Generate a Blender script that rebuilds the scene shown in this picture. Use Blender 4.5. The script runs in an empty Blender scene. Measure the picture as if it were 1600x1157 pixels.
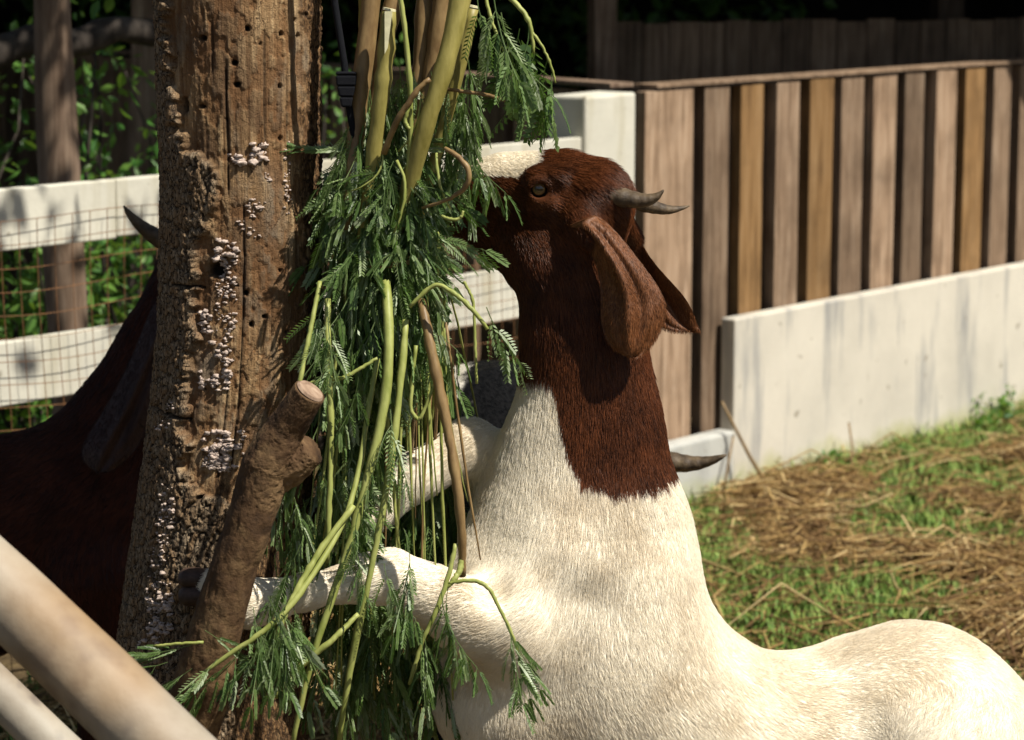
import bpy, math, random
import numpy as np
from mathutils import Vector

# ------------------------------------------------------------------ camera, light, exposure
SC = bpy.context.scene
COL = SC.collection
FPX = 4000.0                      # focal length in photo pixels (photo 1600 wide)
CAMZ = 1.7
PITCH = math.radians(9.35)
cam = bpy.data.cameras.new('camera')
cam.lens = 36.0 * FPX / 1600.0
cam.sensor_width = 36.0
cam.clip_start = 0.05
cam.clip_end = 500.0
cam.dof.use_dof = True
cam.dof.focus_distance = 3.55
cam.dof.aperture_fstop = 8.0
camo = bpy.data.objects.new('camera', cam)
COL.objects.link(camo)
camo.location = (0, 0, CAMZ)
camo.rotation_euler = (math.radians(90) - PITCH, 0, 0)
SC.camera = camo

SUN_EL = math.radians(55)
SUN_AZ = Vector((0.84, -0.545, 0)).normalized()
sun_dir = Vector((SUN_AZ.x * math.cos(SUN_EL), SUN_AZ.y * math.cos(SUN_EL), math.sin(SUN_EL)))
world = bpy.data.worlds.new('World')
SC.world = world
world.use_nodes = True
wn = world.node_tree.nodes
wl = world.node_tree.links
bg = wn['Background']
sky = wn.new('ShaderNodeTexSky')
sky.sky_type = 'NISHITA'
sky.sun_disc = False
sky.sun_elevation = SUN_EL
sky.sun_rotation = math.atan2(SUN_AZ.x, SUN_AZ.y)
wl.new(sky.outputs[0], bg.inputs[0])
bg.inputs[1].default_value = 0.055
sl = bpy.data.lights.new('sun', 'SUN')
sl.energy = 5.0
sl.angle = math.radians(0.53)
sl.color = (1.0, 0.94, 0.84)
slo = bpy.data.objects.new('sun', sl)
COL.objects.link(slo)
slo.location = (6, -4, 12)
slo.rotation_euler = sun_dir.to_track_quat('Z', 'Y').to_euler()
SC.view_settings.view_transform = 'Standard'
SC.view_settings.look = 'None'
SC.view_settings.gamma = 1.0
SC.view_settings.exposure = 0.57
SC.render.engine = 'CYCLES'
SC.cycles.use_denoising = True
SC.cycles.max_bounces = 6
SC.cycles.diffuse_bounces = 3
SC.cycles.glossy_bounces = 2
SC.cycles.transmission_bounces = 3
SC.cycles_curves.shape = 'RIBBONS'

rng = np.random.default_rng(7)
random.seed(7)
cP, sP = math.cos(PITCH), math.sin(PITCH)

def ray(px, py):
    dx = (px - 800.0) / FPX
    dz = (py - 578.5) / FPX
    return Vector((dx, cP - dz * sP, -sP - dz * cP))
def at(px, py, Y):
    d = ray(px, py)
    t = Y / d.y
    return Vector((t * d.x, Y, CAMZ + t * d.z))
def ground(px, py):
    d = ray(px, py)
    t = -CAMZ / d.z
    return Vector((t * d.x, t * d.y, 0))
def rpx(r, Y):
    return r * Y / FPX * 1.01

# ------------------------------------------------------------------ numpy noise
def _h(ix, iy, iz, seed):
    n = (ix.astype(np.int64) * 374761393 + iy.astype(np.int64) * 668265263 + iz.astype(np.int64) * 2147483647 + seed * 974711) & 0xffffffff
    n = ((n ^ (n >> 13)) * 1274126177) & 0xffffffff
    n = ((n ^ (n >> 16)) * 2246822519) & 0xffffffff
    return ((n ^ (n >> 15)) & 0xffffff) / float(0xffffff)
def vnoise(p, seed=0):
    p = np.asarray(p, float)
    i = np.floor(p).astype(np.int64)
    f = p - i
    f = f * f * (3 - 2 * f)
    x, y, z = i[..., 0], i[..., 1], i[..., 2]
    r = 0
    for a in (0, 1):
        wa = f[..., 0] if a else 1 - f[..., 0]
        for b in (0, 1):
            wb = f[..., 1] if b else 1 - f[..., 1]
            for c in (0, 1):
                wc = f[..., 2] if c else 1 - f[..., 2]
                r = r + wa * wb * wc * _h(x + a, y + b, z + c, seed)
    return r
def fbm(p, o=4, seed=0):
    p = np.asarray(p, float)
    r, a, s = 0, 0.5, 0
    for k in range(o):
        r = r + a * vnoise(p * (2 ** k), seed + k * 17)
        s += a
        a *= 0.5
    return r / s
def worley(p, seed=0):
    """F1, F2-F1 of 2-D points"""
    p = np.asarray(p, float)
    i = np.floor(p).astype(np.int64)
    f1 = np.full(p.shape[:-1], 9.0)
    f2 = np.full(p.shape[:-1], 9.0)
    cid = np.zeros(p.shape[:-1])
    for a in (-1, 0, 1):
        for b in (-1, 0, 1):
            cx, cy = i[..., 0] + a, i[..., 1] + b
            z = np.zeros_like(cx)
            qx = cx + _h(cx, cy, z, seed)
            qy = cy + _h(cx, cy, z + 1, seed)
            d = np.hypot(p[..., 0] - qx, p[..., 1] - qy)
            idv = _h(cx, cy, z + 2, seed)
            near = d < f1
            f2 = np.where(near, f1, np.minimum(f2, d))
            cid = np.where(near, idv, cid)
            f1 = np.where(near, d, f1)
    return f1, f2 - f1, cid

# ------------------------------------------------------------------ object helpers
def tag(o, label=None, cat=None, group=None, kind=None):
    if label: o['label'] = label
    if cat: o['category'] = cat
    if group: o['group'] = group
    if kind: o['kind'] = kind
    return o
def empty(name, loc=(0, 0, 0), rz=0.0):
    o = bpy.data.objects.new(name, None)
    o.empty_display_size = 0.1
    COL.objects.link(o)
    o.location = loc
    o.rotation_euler = (0, 0, rz)
    return o
def link(name, me, mat=None, parent=None):
    """meshes are written in world coordinates; the parent's transform is undone"""
    if mat is not None and not me.materials:
        me.materials.append(mat)
    o = bpy.data.objects.new(name, me)
    COL.objects.link(o)
    if parent is not None:
        o.parent = parent
        root = parent
        off = Vector((0, 0, 0))
        while root is not None:
            off += root.location
            root = root.parent
        o.location = -off
    return o
def mesh_np(name, V, Fq, smooth=True, attrs=None):
    V = np.asarray(V, np.float32).reshape(-1, 3)
    me = bpy.data.meshes.new(name)
    Fq = np.asarray(Fq, np.int32)
    n = Fq.shape[1]
    me.vertices.add(len(V))
    me.vertices.foreach_set('co', V.ravel())
    me.loops.add(Fq.size)
    me.loops.foreach_set('vertex_index', Fq.ravel())
    me.polygons.add(len(Fq))
    me.polygons.foreach_set('loop_start', np.arange(len(Fq), dtype=np.int32) * n)
    me.polygons.foreach_set('use_smooth', np.full(len(Fq), smooth))
    for k, a in (attrs or {}).items():
        a = np.asarray(a, np.float32)
        if a.ndim == 1:
            at_ = me.attributes.new(k, 'FLOAT', 'POINT')
            at_.data.foreach_set('value', a)
        else:
            if a.shape[1] == 3:
                a = np.concatenate([a, np.ones((len(a), 1), np.float32)], 1)
            at_ = me.attributes.new(k, 'FLOAT_COLOR', 'POINT')
            at_.data.foreach_set('color', a.astype(np.float32).ravel())
    me.update(calc_edges=True)
    me.validate()
    return me
class MB:
    """collects quads / triangles (as quads lists) into one mesh"""
    def __init__(s):
        s.v, s.f = [], []
    def add(s, V, Fs):
        b = len(s.v)
        s.v.extend([tuple(x) for x in V])
        s.f.extend([tuple(i + b for i in f) for f in Fs])
    def hexa(s, P):
        s.add(P, [(0, 3, 2, 1), (4, 5, 6, 7), (0, 1, 5, 4), (1, 2, 6, 5), (2, 3, 7, 6), (3, 0, 4, 7)])
    def tube(s, pts, rad, n=8, cap=True, sx=1.0, twist=0.0):
        pts = [Vector(p) for p in pts]
        m = len(pts)
        T = []
        for i in range(m):
            a = pts[min(i + 1, m - 1)] - pts[max(i - 1, 0)]
            T.append(a.normalized() if a.length > 1e-9 else Vector((0, 0, 1)))
        u = T[0].cross(Vector((0, 1, 0.013)))
        if u.length < 0.1: u = T[0].cross(Vector((1, 0, 0)))
        u.normalize()
        V = []
        for i in range(m):
            u = (u - T[i] * u.dot(T[i])).normalized()
            w = T[i].cross(u)
            for k in range(n):
                a = 2 * math.pi * k / n + twist * i
                V.append(pts[i] + (u * math.cos(a) * sx + w * math.sin(a)) * rad[i])
        Fs = []
        for i in range(m - 1):
            for k in range(n):
                k2 = (k + 1) % n
                Fs.append((i * n + k, i * n + k2, (i + 1) * n + k2, (i + 1) * n + k))
        if cap:
            Fs.append(tuple(range(n - 1, -1, -1)))
            Fs.append(tuple((m - 1) * n + k for k in range(n)))
        s.add(V, Fs)
    def mesh(s, name, smooth=False):
        me = bpy.data.meshes.new(name)
        me.from_pydata(s.v, [], s.f)
        me.update()
        if smooth:
            me.polygons.foreach_set('use_smooth', np.full(len(me.polygons), True))
        return me
    def build(s, name, mat, parent=None, smooth=False):
        return link(name, s.mesh(name, smooth), mat, parent)
def add_bevel(o, w, seg=2):
    b = o.modifiers.new('bevel', 'BEVEL')
    b.width = w
    b.segments = seg
    b.limit_method = 'ANGLE'
    return o

# ------------------------------------------------------------------ materials
class NT:
    def __init__(s, name):
        s.m = bpy.data.materials.new(name)
        s.m.use_nodes = True
        s.t = s.m.node_tree
        s.b = s.t.nodes['Principled BSDF']
        s.out = s.t.nodes['Material Output']
    def n(s, typ, **kw):
        nd = s.t.nodes.new(typ)
        for k, v in kw.items(): setattr(nd, k, v)
        return nd
    def l(s, a, b):
        s.t.links.new(a, b)
    def coord(s, which='Object', scale=(1, 1, 1)):
        c = s.n('ShaderNodeTexCoord')
        mp = s.n('ShaderNodeMapping')
        mp.inputs['Scale'].default_value = scale
        s.l(c.outputs[which], mp.inputs[0])
        return mp.outputs[0]
    def noise(s, vec, scale, detail=4, rough=0.55, dist=0.0):
        nd = s.n('ShaderNodeTexNoise')
        nd.inputs['Scale'].default_value = scale
        nd.inputs['Detail'].default_value = detail
        nd.inputs['Roughness'].default_value = rough
        nd.inputs['Distortion'].default_value = dist
        if vec is not None: s.l(vec, nd.inputs['Vector'])
        return nd.outputs['Fac']
    def ramp(s, fac, stops):
        r = s.n('ShaderNodeValToRGB')
        e = r.color_ramp.elements
        while len(e) < len(stops): e.new(0.5)
        for el, (p, c) in zip(e, stops):
            el.position = p
            el.color = (c[0], c[1], c[2], 1) if not isinstance(c, (int, float)) else (c, c, c, 1)
        s.l(fac, r.inputs[0])
        return r.outputs[0]
    def mix(s, fac, a, b, mode='MIX'):
        m = s.n('ShaderNodeMix', data_type='RGBA', blend_type=mode)
        for i, x in ((0, fac), (6, a), (7, b)):
            if isinstance(x, (int, float)): m.inputs[i].default_value = x
            elif isinstance(x, tuple): m.inputs[i].default_value = (x[0], x[1], x[2], 1)
            else: s.l(x, m.inputs[i])
        return m.outputs[2]
    def attr(s, name):
        a = s.n('ShaderNodeAttribute')
        a.attribute_name = name
        return a
    def bump(s, h, strength=0.4, dist=0.01):
        b = s.n('ShaderNodeBump')
        b.inputs['Strength'].default_value = strength
        b.inputs['Distance'].default_value = dist
        s.l(h, b.inputs['Height'])
        s.l(b.outputs[0], s.b.inputs['Normal'])
    def math(s, op, a, b=None):
        m = s.n('ShaderNodeMath', operation=op)
        for i, x in ((0, a), (1, b)):
            if x is None: continue
            if isinstance(x, (int, float)): m.inputs[i].default_value = x
            else: s.l(x, m.inputs[i])
        return m.outputs[0]
    def col(s, c, rough=0.8, spec=0.3):
        if isinstance(c, tuple): s.b.inputs['Base Color'].default_value = (*c, 1)
        else: s.l(c, s.b.inputs['Base Color'])
        s.b.inputs['Roughness'].default_value = rough
        s.b.inputs['Specular IOR Level'].default_value = spec
        return s.m

def mat_wood(name, c1, c2, c3, grain=(18, 18, 1.2), rough=0.85, rnd=0.38):
    m = NT(name)
    v = m.coord('Object', grain)
    g = m.noise(v, 3.0, 6, 0.6, 0.6)
    c = m.ramp(g, [(0.28, c1), (0.5, c2), (0.75, c3)])
    v2 = m.coord('Object', (2, 2, 2))
    st = m.noise(v2, 2.2, 4, 0.6)
    c = m.mix(m.ramp(st, [(0.45, 0.0), (0.75, 0.55)]), c, tuple(x * 0.45 for x in c1))
    # each board a little different
    oi = m.n('ShaderNodeObjectInfo')
    hv = m.n('ShaderNodeHueSaturation')
    m.l(c, hv.inputs['Color'])
    m.l(m.math('ADD', m.math('MULTIPLY', oi.outputs['Random'], rnd * 2), 1 - rnd), hv.inputs['Value'])
    m.bump(g, 0.35, 0.004)
    return m.col(hv.outputs[0], rough, 0.2)

M = {}
M['plank_grey'] = mat_wood('weathered_plank', (0.095, 0.060, 0.036), (0.215, 0.145, 0.092), (0.33, 0.245, 0.17))
M['plank_yellow'] = mat_wood('yellow_plank', (0.10, 0.055, 0.022), (0.22, 0.125, 0.050), (0.29, 0.185, 0.09), rnd=0.25)
M['plank_dark'] = mat_wood('dark_plank', (0.03, 0.02, 0.013), (0.075, 0.052, 0.036), (0.12, 0.09, 0.065))
M['plank_shed'] = mat_wood('shed_plank', (0.07, 0.045, 0.03), (0.17, 0.115, 0.075), (0.26, 0.19, 0.13))
M['post_wood'] = mat_wood('post_wood', (0.09, 0.055, 0.035), (0.21, 0.145, 0.10), (0.33, 0.25, 0.18))
M['bark_dark'] = mat_wood('dark_bark', (0.018, 0.014, 0.011), (0.05, 0.04, 0.032), (0.10, 0.085, 0.07), grain=(10, 10, 3))

def mat_concrete(name, base, stain, moss=0.0):
    m = NT(name)
    v = m.coord('Object', (1, 1, 1))
    n1 = m.noise(v, 3.0, 6, 0.6)
    c = m.ramp(n1, [(0.3, tuple(x * 0.78 for x in base)), (0.7, base)])
    streak = m.noise(m.coord('Object', (5, 5, 0.7)), 2.0, 5, 0.6)
    c = m.mix(m.ramp(streak, [(0.50, 0.0), (0.66, 0.85)]), c, stain)
    pit = m.noise(v, 22, 2, 0.5)
    c = m.mix(m.ramp(pit, [(0.70, 0.0), (0.76, 0.7)]), c, (0.2, 0.17, 0.12))
    if moss:
        geo = m.n('ShaderNodeNewGeometry')
        sx = m.n('ShaderNodeSeparateXYZ')
        m.l(geo.outputs['Position'], sx.inputs[0])
        zz = m.math('ADD', sx.outputs[2], m.math('MULTIPLY', m.noise(v, 4, 5, 0.6), 0.22))
        f = m.ramp(zz, [(0.10, 0.95), (0.21, 0.0)])
        c = m.mix(f, c, (0.30, 0.31, 0.06))
    m.bump(m.noise(v, 60, 4, 0.6), 0.3, 0.003)
    return m.col(c, 0.85, 0.25)
M['concrete'] = mat_concrete('white_painted_concrete', (0.58, 0.54, 0.45), (0.25, 0.25, 0.24), 1)
M['concrete_grey'] = mat_concrete('grey_concrete', (0.46, 0.46, 0.42), (0.30, 0.30, 0.28), 1)
M['white_paint'] = mat_concrete('weathered_white_paint', (0.58, 0.56, 0.47), (0.40, 0.37, 0.27))

def mat_plain(name, c, rough=0.7, spec=0.3, scale=40, var=0.35, bump=0.2):
    m = NT(name)
    v = m.coord('Object')
    n = m.noise(v, scale, 4, 0.6)
    cc = m.ramp(n, [(0.3, tuple(x * (1 - var) for x in c)), (0.7, tuple(min(1, x * (1 + var)) for x in c))])
    if bump: m.bump(n, bump, 0.003)
    return m.col(cc, rough, spec)
M['rust'] = mat_plain('rusty_wire', (0.16, 0.075, 0.03), 0.8)
M['black_strap'] = mat_plain('black_webbing', (0.008, 0.0085, 0.011), 0.8, 0.12, 900, 0.5, 0.6)
M['blue_plastic'] = mat_plain('blue_plastic', (0.02, 0.12, 0.35), 0.4, 0.5)
M['green_plastic'] = mat_plain('green_plastic', (0.02, 0.16, 0.10), 0.4, 0.5)
M['tin'] = mat_plain('tin_roof', (0.30, 0.28, 0.26), 0.5, 0.5, 5)
M['interior'] = mat_plain('shade_dark_boards', (0.012, 0.010, 0.009), 0.9, 0.1, 4)  # near-black colour stands in for the shade inside the shed
M['hoof'] = mat_plain('hoof_horn', (0.055, 0.032, 0.022), 0.6, 0.3, 90, 0.5, 0.3)

# ------------------------------------------------------------------ fence line frame
F0 = ground(1145, 772)
_v = ray(4200, -80)
FD = Vector((_v.x, _v.y, 0)).normalized()
FN = Vector((FD.y, -FD.x, 0))                    # towards the camera side
def fp(s, o, z):
    p = F0 + FD * s + FN * o
    return Vector((p.x, p.y, z))
def s_at(px, o=0.0, py=400):
    d = ray(px, py)
    b = F0 + FN * o
    # b + s FD = t d (xy)
    det = FD.x * (-d.y) - FD.y * (-d.x)
    return ((-b.x) * (-d.y) - (-b.y) * (-d.x)) / det
def z_at(px, py, o=0.0):
    s = s_at(px, o, py)
    p = fp(s, o, 0)
    return at(px, py, p.y).z
def fbox(mb, s0, s1, o0, o1, z0, z1, jit=0.0):
    P = [fp(s0, o0, z0), fp(s1, o0, z0), fp(s1, o1, z0), fp(s0, o1, z0), fp(s0, o0, z1), fp(s1, o0, z1), fp(s1, o1, z1), fp(s0, o1, z1)]
    if jit:
        P = [p + Vector((random.uniform(-1, 1), random.uniform(-1, 1), random.uniform(-1, 1))) * jit for p in P]
    mb.hexa(P)
# ------------------------------------------------------------------ SECTION ground
def mat_ground():
    m = NT('trodden_earth_with_straw')
    v = m.coord('Object')
    big = m.noise(v, 1.1, 5, 0.6)
    n = m.noise(v, 14, 6, 0.65)
    soil = m.ramp(n, [(0.3, (0.035, 0.024, 0.014)), (0.55, (0.10, 0.07, 0.035)), (0.8, (0.22, 0.16, 0.07))])
    gr = m.ramp(m.noise(v, 30, 5, 0.6), [(0.3, (0.025, 0.045, 0.012)), (0.7, (0.10, 0.14, 0.04))])
    c = m.mix(m.ramp(big, [(0.56, 0.0), (0.66, 0.8)]), soil, gr)
    m.bump(n, 0.8, 0.03)
    return m.col(c, 0.95, 0.1)
gm = MB()
gm.add([(-60, -20, 0), (60, -20, 0), (60, 90, 0), (-60, 90, 0)], [(0, 1, 2, 3)])
tag(gm.build('ground', mat_ground()), kind='structure')
# ------------------------------------------------------------------ fences and wall
# white rail fence: two boards and a concrete post
rf = empty('rail_fence', fp(s_at(930), 0, 0))
tag(rf, 'white painted two-rail fence with a square white post, running behind the tree trunk', 'fence')
S_POST0, S_POST1 = s_at(915, 0.0), s_at(992, 0.0)
mb = MB()
fbox(mb, S_POST0, S_POST1, -0.14, 0.0, -0.05, z_at(930, 150), 0.002)
add_bevel(mb.build('post', M['white_paint'], rf), 0.008)
mb = MB()
fbox(mb, s_at(-700) - 0.22, s_at(-700) - 0.004, -0.14, 0.0, -0.05, z_at(930, 150), 0.002)
add_bevel(mb.build('post', M['white_paint'], rf), 0.008)
zt0, zt1 = z_at(0, 297, -0.01), z_at(0, 393, -0.01)
zl0, zl1 = z_at(0, 537, -0.01), z_at(0, 637, -0.01)
for z0, z1 in ((zt1, zt0), (zl1, zl0)):
    for k, (sa, sb) in enumerate(((s_at(-700), s_at(188)), (s_at(188) + 0.003, S_POST0 - 0.004))):
        mb = MB()
        fbox(mb, sa, sb, -0.045 - 0.002 * k, -0.010 - 0.002 * k, z0 + 0.002 * k, z1, 0.0015)
        add_bevel(mb.build('rail', M['white_paint'], rf), 0.004)

# rusty wire mesh on the camera side of the rails
wm = empty('wire_mesh_panel', fp(s_at(300), 0.02, 0))
tag(wm, 'rusty square wire mesh stretched along the white rails', 'wire mesh')
sa, sb = s_at(-60), s_at(870)
nx = int((sb - sa) / 0.052)
def wob(s, z):
    return fp(s + 0.008 * math.sin(7 * z + s * 3), 0.012 + 0.006 * math.sin(5 * s + 4 * z), z + 0.014 * math.sin(3.1 * s) + 0.006 * math.sin(9 * s + z * 5))
ztop = zt0 - 0.055
for i in range(nx):
    s = sa + (sb - sa) * i / nx
    mb = MB()
    mb.tube([wob(s, z) for z in np.linspace(0.0, ztop, 12)], [0.0010] * 12, 4, False)
    mb.build('wire', M['rust'], wm)
zz = 0.03
while zz < ztop:
    mb = MB()
    mb.tube([wob(s, zz) for s in np.linspace(sa, sb, 30)], [0.0010] * 30, 4, False)
    mb.build('wire', M['rust'], wm)
    zz += 0.054

# slat fence to the right of the post
sf = empty('slat_fence', fp(1.0, -0.1, 0))
tag(sf, 'weathered upright timber slat fence beyond the long white concrete wall', 'fence')
ZT = z_at(1200, 128, -0.08)
edges = [(1008, 1082)] + list(zip((1100, 1156, 1210, 1262, 1313, 1363, 1410, 1457, 1503, 1548, 1588), (1140, 1191, 1246, 1298, 1347, 1397, 1440, 1489, 1533, 1575, 1615)))
yellow = {2, 4, 9}
for i, (xa, xb) in enumerate(edges):
    mb = MB()
    s0, s1 = s_at(xa, -0.065), s_at(xb, -0.065)
    fbox(mb, s0, s1, -0.105 - 0.004 * random.random(), -0.065 - 0.006 * random.random(), 0.02, ZT + random.uniform(-0.006, 0.004), 0.0025)
    add_bevel(mb.build('slat', M['plank_yellow' if i in yellow else 'plank_grey'], sf), 0.003)
s = s_at(1615, -0.065) + 0.07
k = 0
while s < 8.0:
    mb = MB()
    fbox(mb, s, s + 0.125, -0.105, -0.065, 0.02, ZT + random.uniform(-0.006, 0.004), 0.0025)
    mb.build('slat', M['plank_yellow' if k % 4 == 3 else 'plank_grey'], sf)
    s += 0.185
    k += 1
for z0, z1 in ((ZT - 0.13, ZT - 0.012), (ZT - 0.50, ZT - 0.42), (0.25, 0.34)):
    mb = MB()
    fbox(mb, s_at(1000, -0.12), 8.1, -0.160, -0.112, z0, z1)
    mb.build('back_rail', M['plank_dark'], sf)
mb = MB()
fbox(mb, s_at(1000, -0.12), 8.1, -0.150, -0.060, ZT + 0.006, ZT + 0.016)
mb.build('cap_strip', M['plank_grey'], sf)

# fence returning to the left and away from the corner, its near side in shade
C0 = fp(s_at(968, -0.15), -0.16, 0)
BD = Vector((-0.60, 0.80, 0))
BN = Vector((-0.80, -0.60, 0))
bf = empty('shaded_slat_fence', C0)
tag(bf, 'dark slat fence in the shade of the trees behind the white rails', 'fence')
def bp(s, o, z):
    p = C0 + BD * s + BN * o
    return Vector((p.x, p.y, z))
def bbox(mb, s0, s1, o0, o1, z0, z1):
    mb.hexa([bp(s0, o0, z0), bp(s1, o0, z0), bp(s1, o1, z0), bp(s0, o1, z0), bp(s0, o0, z1), bp(s1, o0, z1), bp(s1, o1, z1), bp(s0, o1, z1)])
s = 0.02
while s < 6.0:
    w = random.uniform(0.10, 0.13)
    mb = MB()
    bbox(mb, s, s + w, -0.02, 0.02, 0.02, ZT + random.uniform(-0.01, 0.005))
    mb.build('slat', M['plank_grey'], bf)
    s += w + random.uniform(0.045, 0.07)
for z0, z1 in ((ZT - 0.13, ZT - 0.02), (0.3, 0.4)):
    mb = MB()
    bbox(mb, 0.0, 6.1, -0.07, -0.024, z0, z1)
    mb.build('back_rail', M['plank_dark'], bf)
mb = MB()
bbox(mb, 0.0, 6.1, -0.06, 0.03, ZT + 0.008, ZT + 0.02)
mb.build('cap_strip', M['post_wood'], bf)

# concrete panel, set in front of the slats
mb = MB()
N = 26
zp = z_at(1145, 500)
V = []
fbox(mb, 0.0, 7.5, -0.055, 0.0, -0.05, zp)
cpn = mb.build('concrete_wall', M['concrete'])
add_bevel(cpn, 0.006, 3)
tag(cpn, 'long low white concrete wall with grey stains and a mossy foot', 'wall')
mb = MB()
fbox(mb, S_POST1 + 0.01, -0.004, -0.056, 0.004, -0.05, z_at(1100, 682), 0.004)
cfn = mb.build('concrete_footing', M['concrete_grey'])
add_bevel(cfn, 0.012, 3)
tag(cfn, 'low grey concrete footing between the white post and the tall concrete wall', 'footing')

# ------------------------------------------------------------------ dark shed behind the slat fence
sh = empty('shed', (2.2, 12.5, 0))
tag(sh, 'dark open wooden shed with a low plank wall behind the slat fence', 'shed')
SD = Vector((math.cos(math.radians(16)), math.sin(math.radians(16)), 0))
SN = Vector((-SD.y, SD.x, 0))
S0 = at(962, 30, 10.6)
S0.z = 0
def sp(a, b, z):
    p = S0 + SD * a + SN * b
    return Vector((p.x, p.y, z))
def sbox(name, mat, a0, a1, b0, b1, z0, z1):
    mb = MB()
    mb.hexa([sp(a0, b0, z0), sp(a1, b0, z0), sp(a1, b1, z0), sp(a0, b1, z0), sp(a0, b0, z1), sp(a1, b0, z1), sp(a1, b1, z1), sp(a0, b1, z1)])
    return mb.build(name, mat, sh)
a = 0.0
while a < 4.6:
    w = random.uniform(0.10, 0.15)
    sbox('wall_plank', M['plank_shed'], a, a + w - 0.006, 0, 0.025 + random.uniform(0, 0.006), 0.0, 1.40 + random.uniform(-0.01, 0.01))
    a += w
sbox('post', M['post_wood'], -0.10, -0.005, -0.03, 0.07, 0, 2.6)
sbox('post', M['plank_dark'], 1.46, 1.58, 0.03, 0.12, 0, 2.6)
sbox('post', M['plank_dark'], 4.55, 4.67, 0.03, 0.12, 0, 2.6)
sbox('post', M['plank_dark'], -3.6, -3.48, 0.0, 0.1, 0, 2.6)
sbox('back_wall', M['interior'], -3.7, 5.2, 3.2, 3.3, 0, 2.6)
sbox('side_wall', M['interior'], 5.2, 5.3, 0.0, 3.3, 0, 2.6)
sbox('side_wall', M['interior'], -3.8, -3.7, 0.0, 3.3, 0, 2.6)  # unseen ends, closed off to keep the inside dark
sbox('roof', M['tin'], -4.4, 7.4, -2.3, 3.8, 2.6, 2.66)  # unseen roof, overhang carried forward to shade the plank wall
mb = MB()
p0 = sp(3.05, -0.06, 0)
mb.tube([p0, p0 + Vector((0, 0, 2.6))], [0.022, 0.022], 10)
o = mb.build('water_pipe', M['blue_plastic'], None, True)
tag(o, 'upright blue plastic water pipe against the dark shed', 'pipe')
mb = MB()
pts = []
for i in range(26):
    t = i / 25
    pts.append(sp(2.80 + 0.10 * math.sin(3.0 * t * math.pi), -0.05 - 0.02 * math.sin(t * 9), 0.02 + 2.2 * t))
mb.tube(pts, [0.013] * 26, 8)
o = mb.build('garden_hose', M['green_plastic'], None, True)
tag(o, 'green hose hanging beside the blue pipe at the dark shed', 'hose')

# ------------------------------------------------------------------ trees and shrubs behind the rails
def mat_leaf(name, c, trans=0.35):
    m = NT(name)
    a = m.attr('tint')
    hv = m.n('ShaderNodeHueSaturation')
    hv.inputs['Color'].default_value = (*c, 1)
    m.l(m.math('ADD', m.math('MULTIPLY', a.outputs['Fac'], 0.9), 0.55), hv.inputs['Value'])
    m.l(m.math('ADD', m.math('MULTIPLY', a.outputs['Fac'], -0.05), 0.525), hv.inputs['Hue'])
    m.col(hv.outputs[0], 0.45, 0.4)
    tr = m.n('ShaderNodeBsdfTranslucent')
    m.l(m.mix(0.6, hv.outputs[0], (0.25, 0.40, 0.03)), tr.inputs['Color'])
    ms = m.n('ShaderNodeMixShader')
    ms.inputs[0].default_value = trans
    m.l(m.b.outputs[0], ms.inputs[1])
    m.l(tr.outputs[0], ms.inputs[2])
    m.l(ms.outputs[0], m.out.inputs[0])
    return m.m
M['shrub_leaf'] = mat_leaf('shrub_leaf', (0.085, 0.20, 0.035))
M['crown_leaf'] = mat_leaf('crown_leaf', (0.05, 0.12, 0.025))

def leaves_np(C, size, seed=0, aspect=0.5):
    """one folded leaf (4 triangles as 2 quads) at every centre"""
    r = np.random.default_rng(seed)
    n = len(C)
    d = r.normal(size=(n, 3))
    d[:, 2] -= 0.3
    d /= np.linalg.norm(d, axis=1, keepdims=True)
    e = np.cross(d, r.normal(size=(n, 3)) + np.array([0, 0, 0.8]))
    e /= np.linalg.norm(e, axis=1, keepdims=True)
    nn = np.cross(d, e)
    L = (size * r.uniform(0.6, 1.3, n))[:, None]
    W = L * aspect * 0.5
    V = np.stack([C - d * L * 0.5, C - d * L * 0.05 + e * W + nn * W * 0.35, C + d * L * 0.28 + e * W * 0.7 + nn * W * 0.3, C + d * L * 0.55,
                  C + d * L * 0.28 - e * W * 0.7 + nn * W * 0.3, C - d * L * 0.05 - e * W + nn * W * 0.35], 1).reshape(-1, 3)
    b = np.arange(n)[:, None] * 6
    Fq = np.concatenate([b + np.array([[0, 1, 2, 3]]), b + np.array([[0, 3, 4, 5]])], 0)
    tint = np.repeat(r.uniform(0, 1, n), 6)
    return V, Fq, tint

def shrub(px, py_top, Y, w, seed, label, n=900, leaf=0.046):
    r = np.random.default_rng(seed)
    base = at(px, 400, Y)
    top = at(px, py_top, Y).z
    root = empty('leafy_shrub', (base.x, base.y, 0))
    tag(root, label, 'shrub', 'shrubs behind the white rails')
    C = []
    ends = []
    for k in range(12):
        e = Vector((base.x + r.uniform(-w, w), base.y + r.uniform(-w, w) * 0.8, top * r.uniform(0.45, 1.05)))
        pts = [Vector((base.x + r.uniform(-.05, .05), base.y + r.uniform(-.05, .05), -0.02))]
        for i in range(1, 7):
            t = i / 6
            pts.append(pts[0].lerp(e, t) + Vector((r.normal() * 0.03, r.normal() * 0.03, 0)))
        mb = MB()
        mb.tube(pts, [0.012 * (1 - 0.8 * i / 6) for i in range(7)], 5)
        mb.build('stem', M['bark_dark'], root, True)
        for j in range(n // 12):
            t = r.uniform(0.2, 1.05)
            i = min(5, int(t * 6))
            p = pts[i].lerp(pts[i + 1], min(1, t * 6 - i)) + Vector(tuple(r.normal(size=3) * 0.06))
            C.append(p)
    V, Fq, tint = leaves_np(np.array([tuple(c) for c in C]), leaf, seed)
    o = link('foliage', mesh_np('foliage', V, Fq, False, {'tint': tint}), M['shrub_leaf'], root)
    o['kind'] = 'stuff'
    return root
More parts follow.
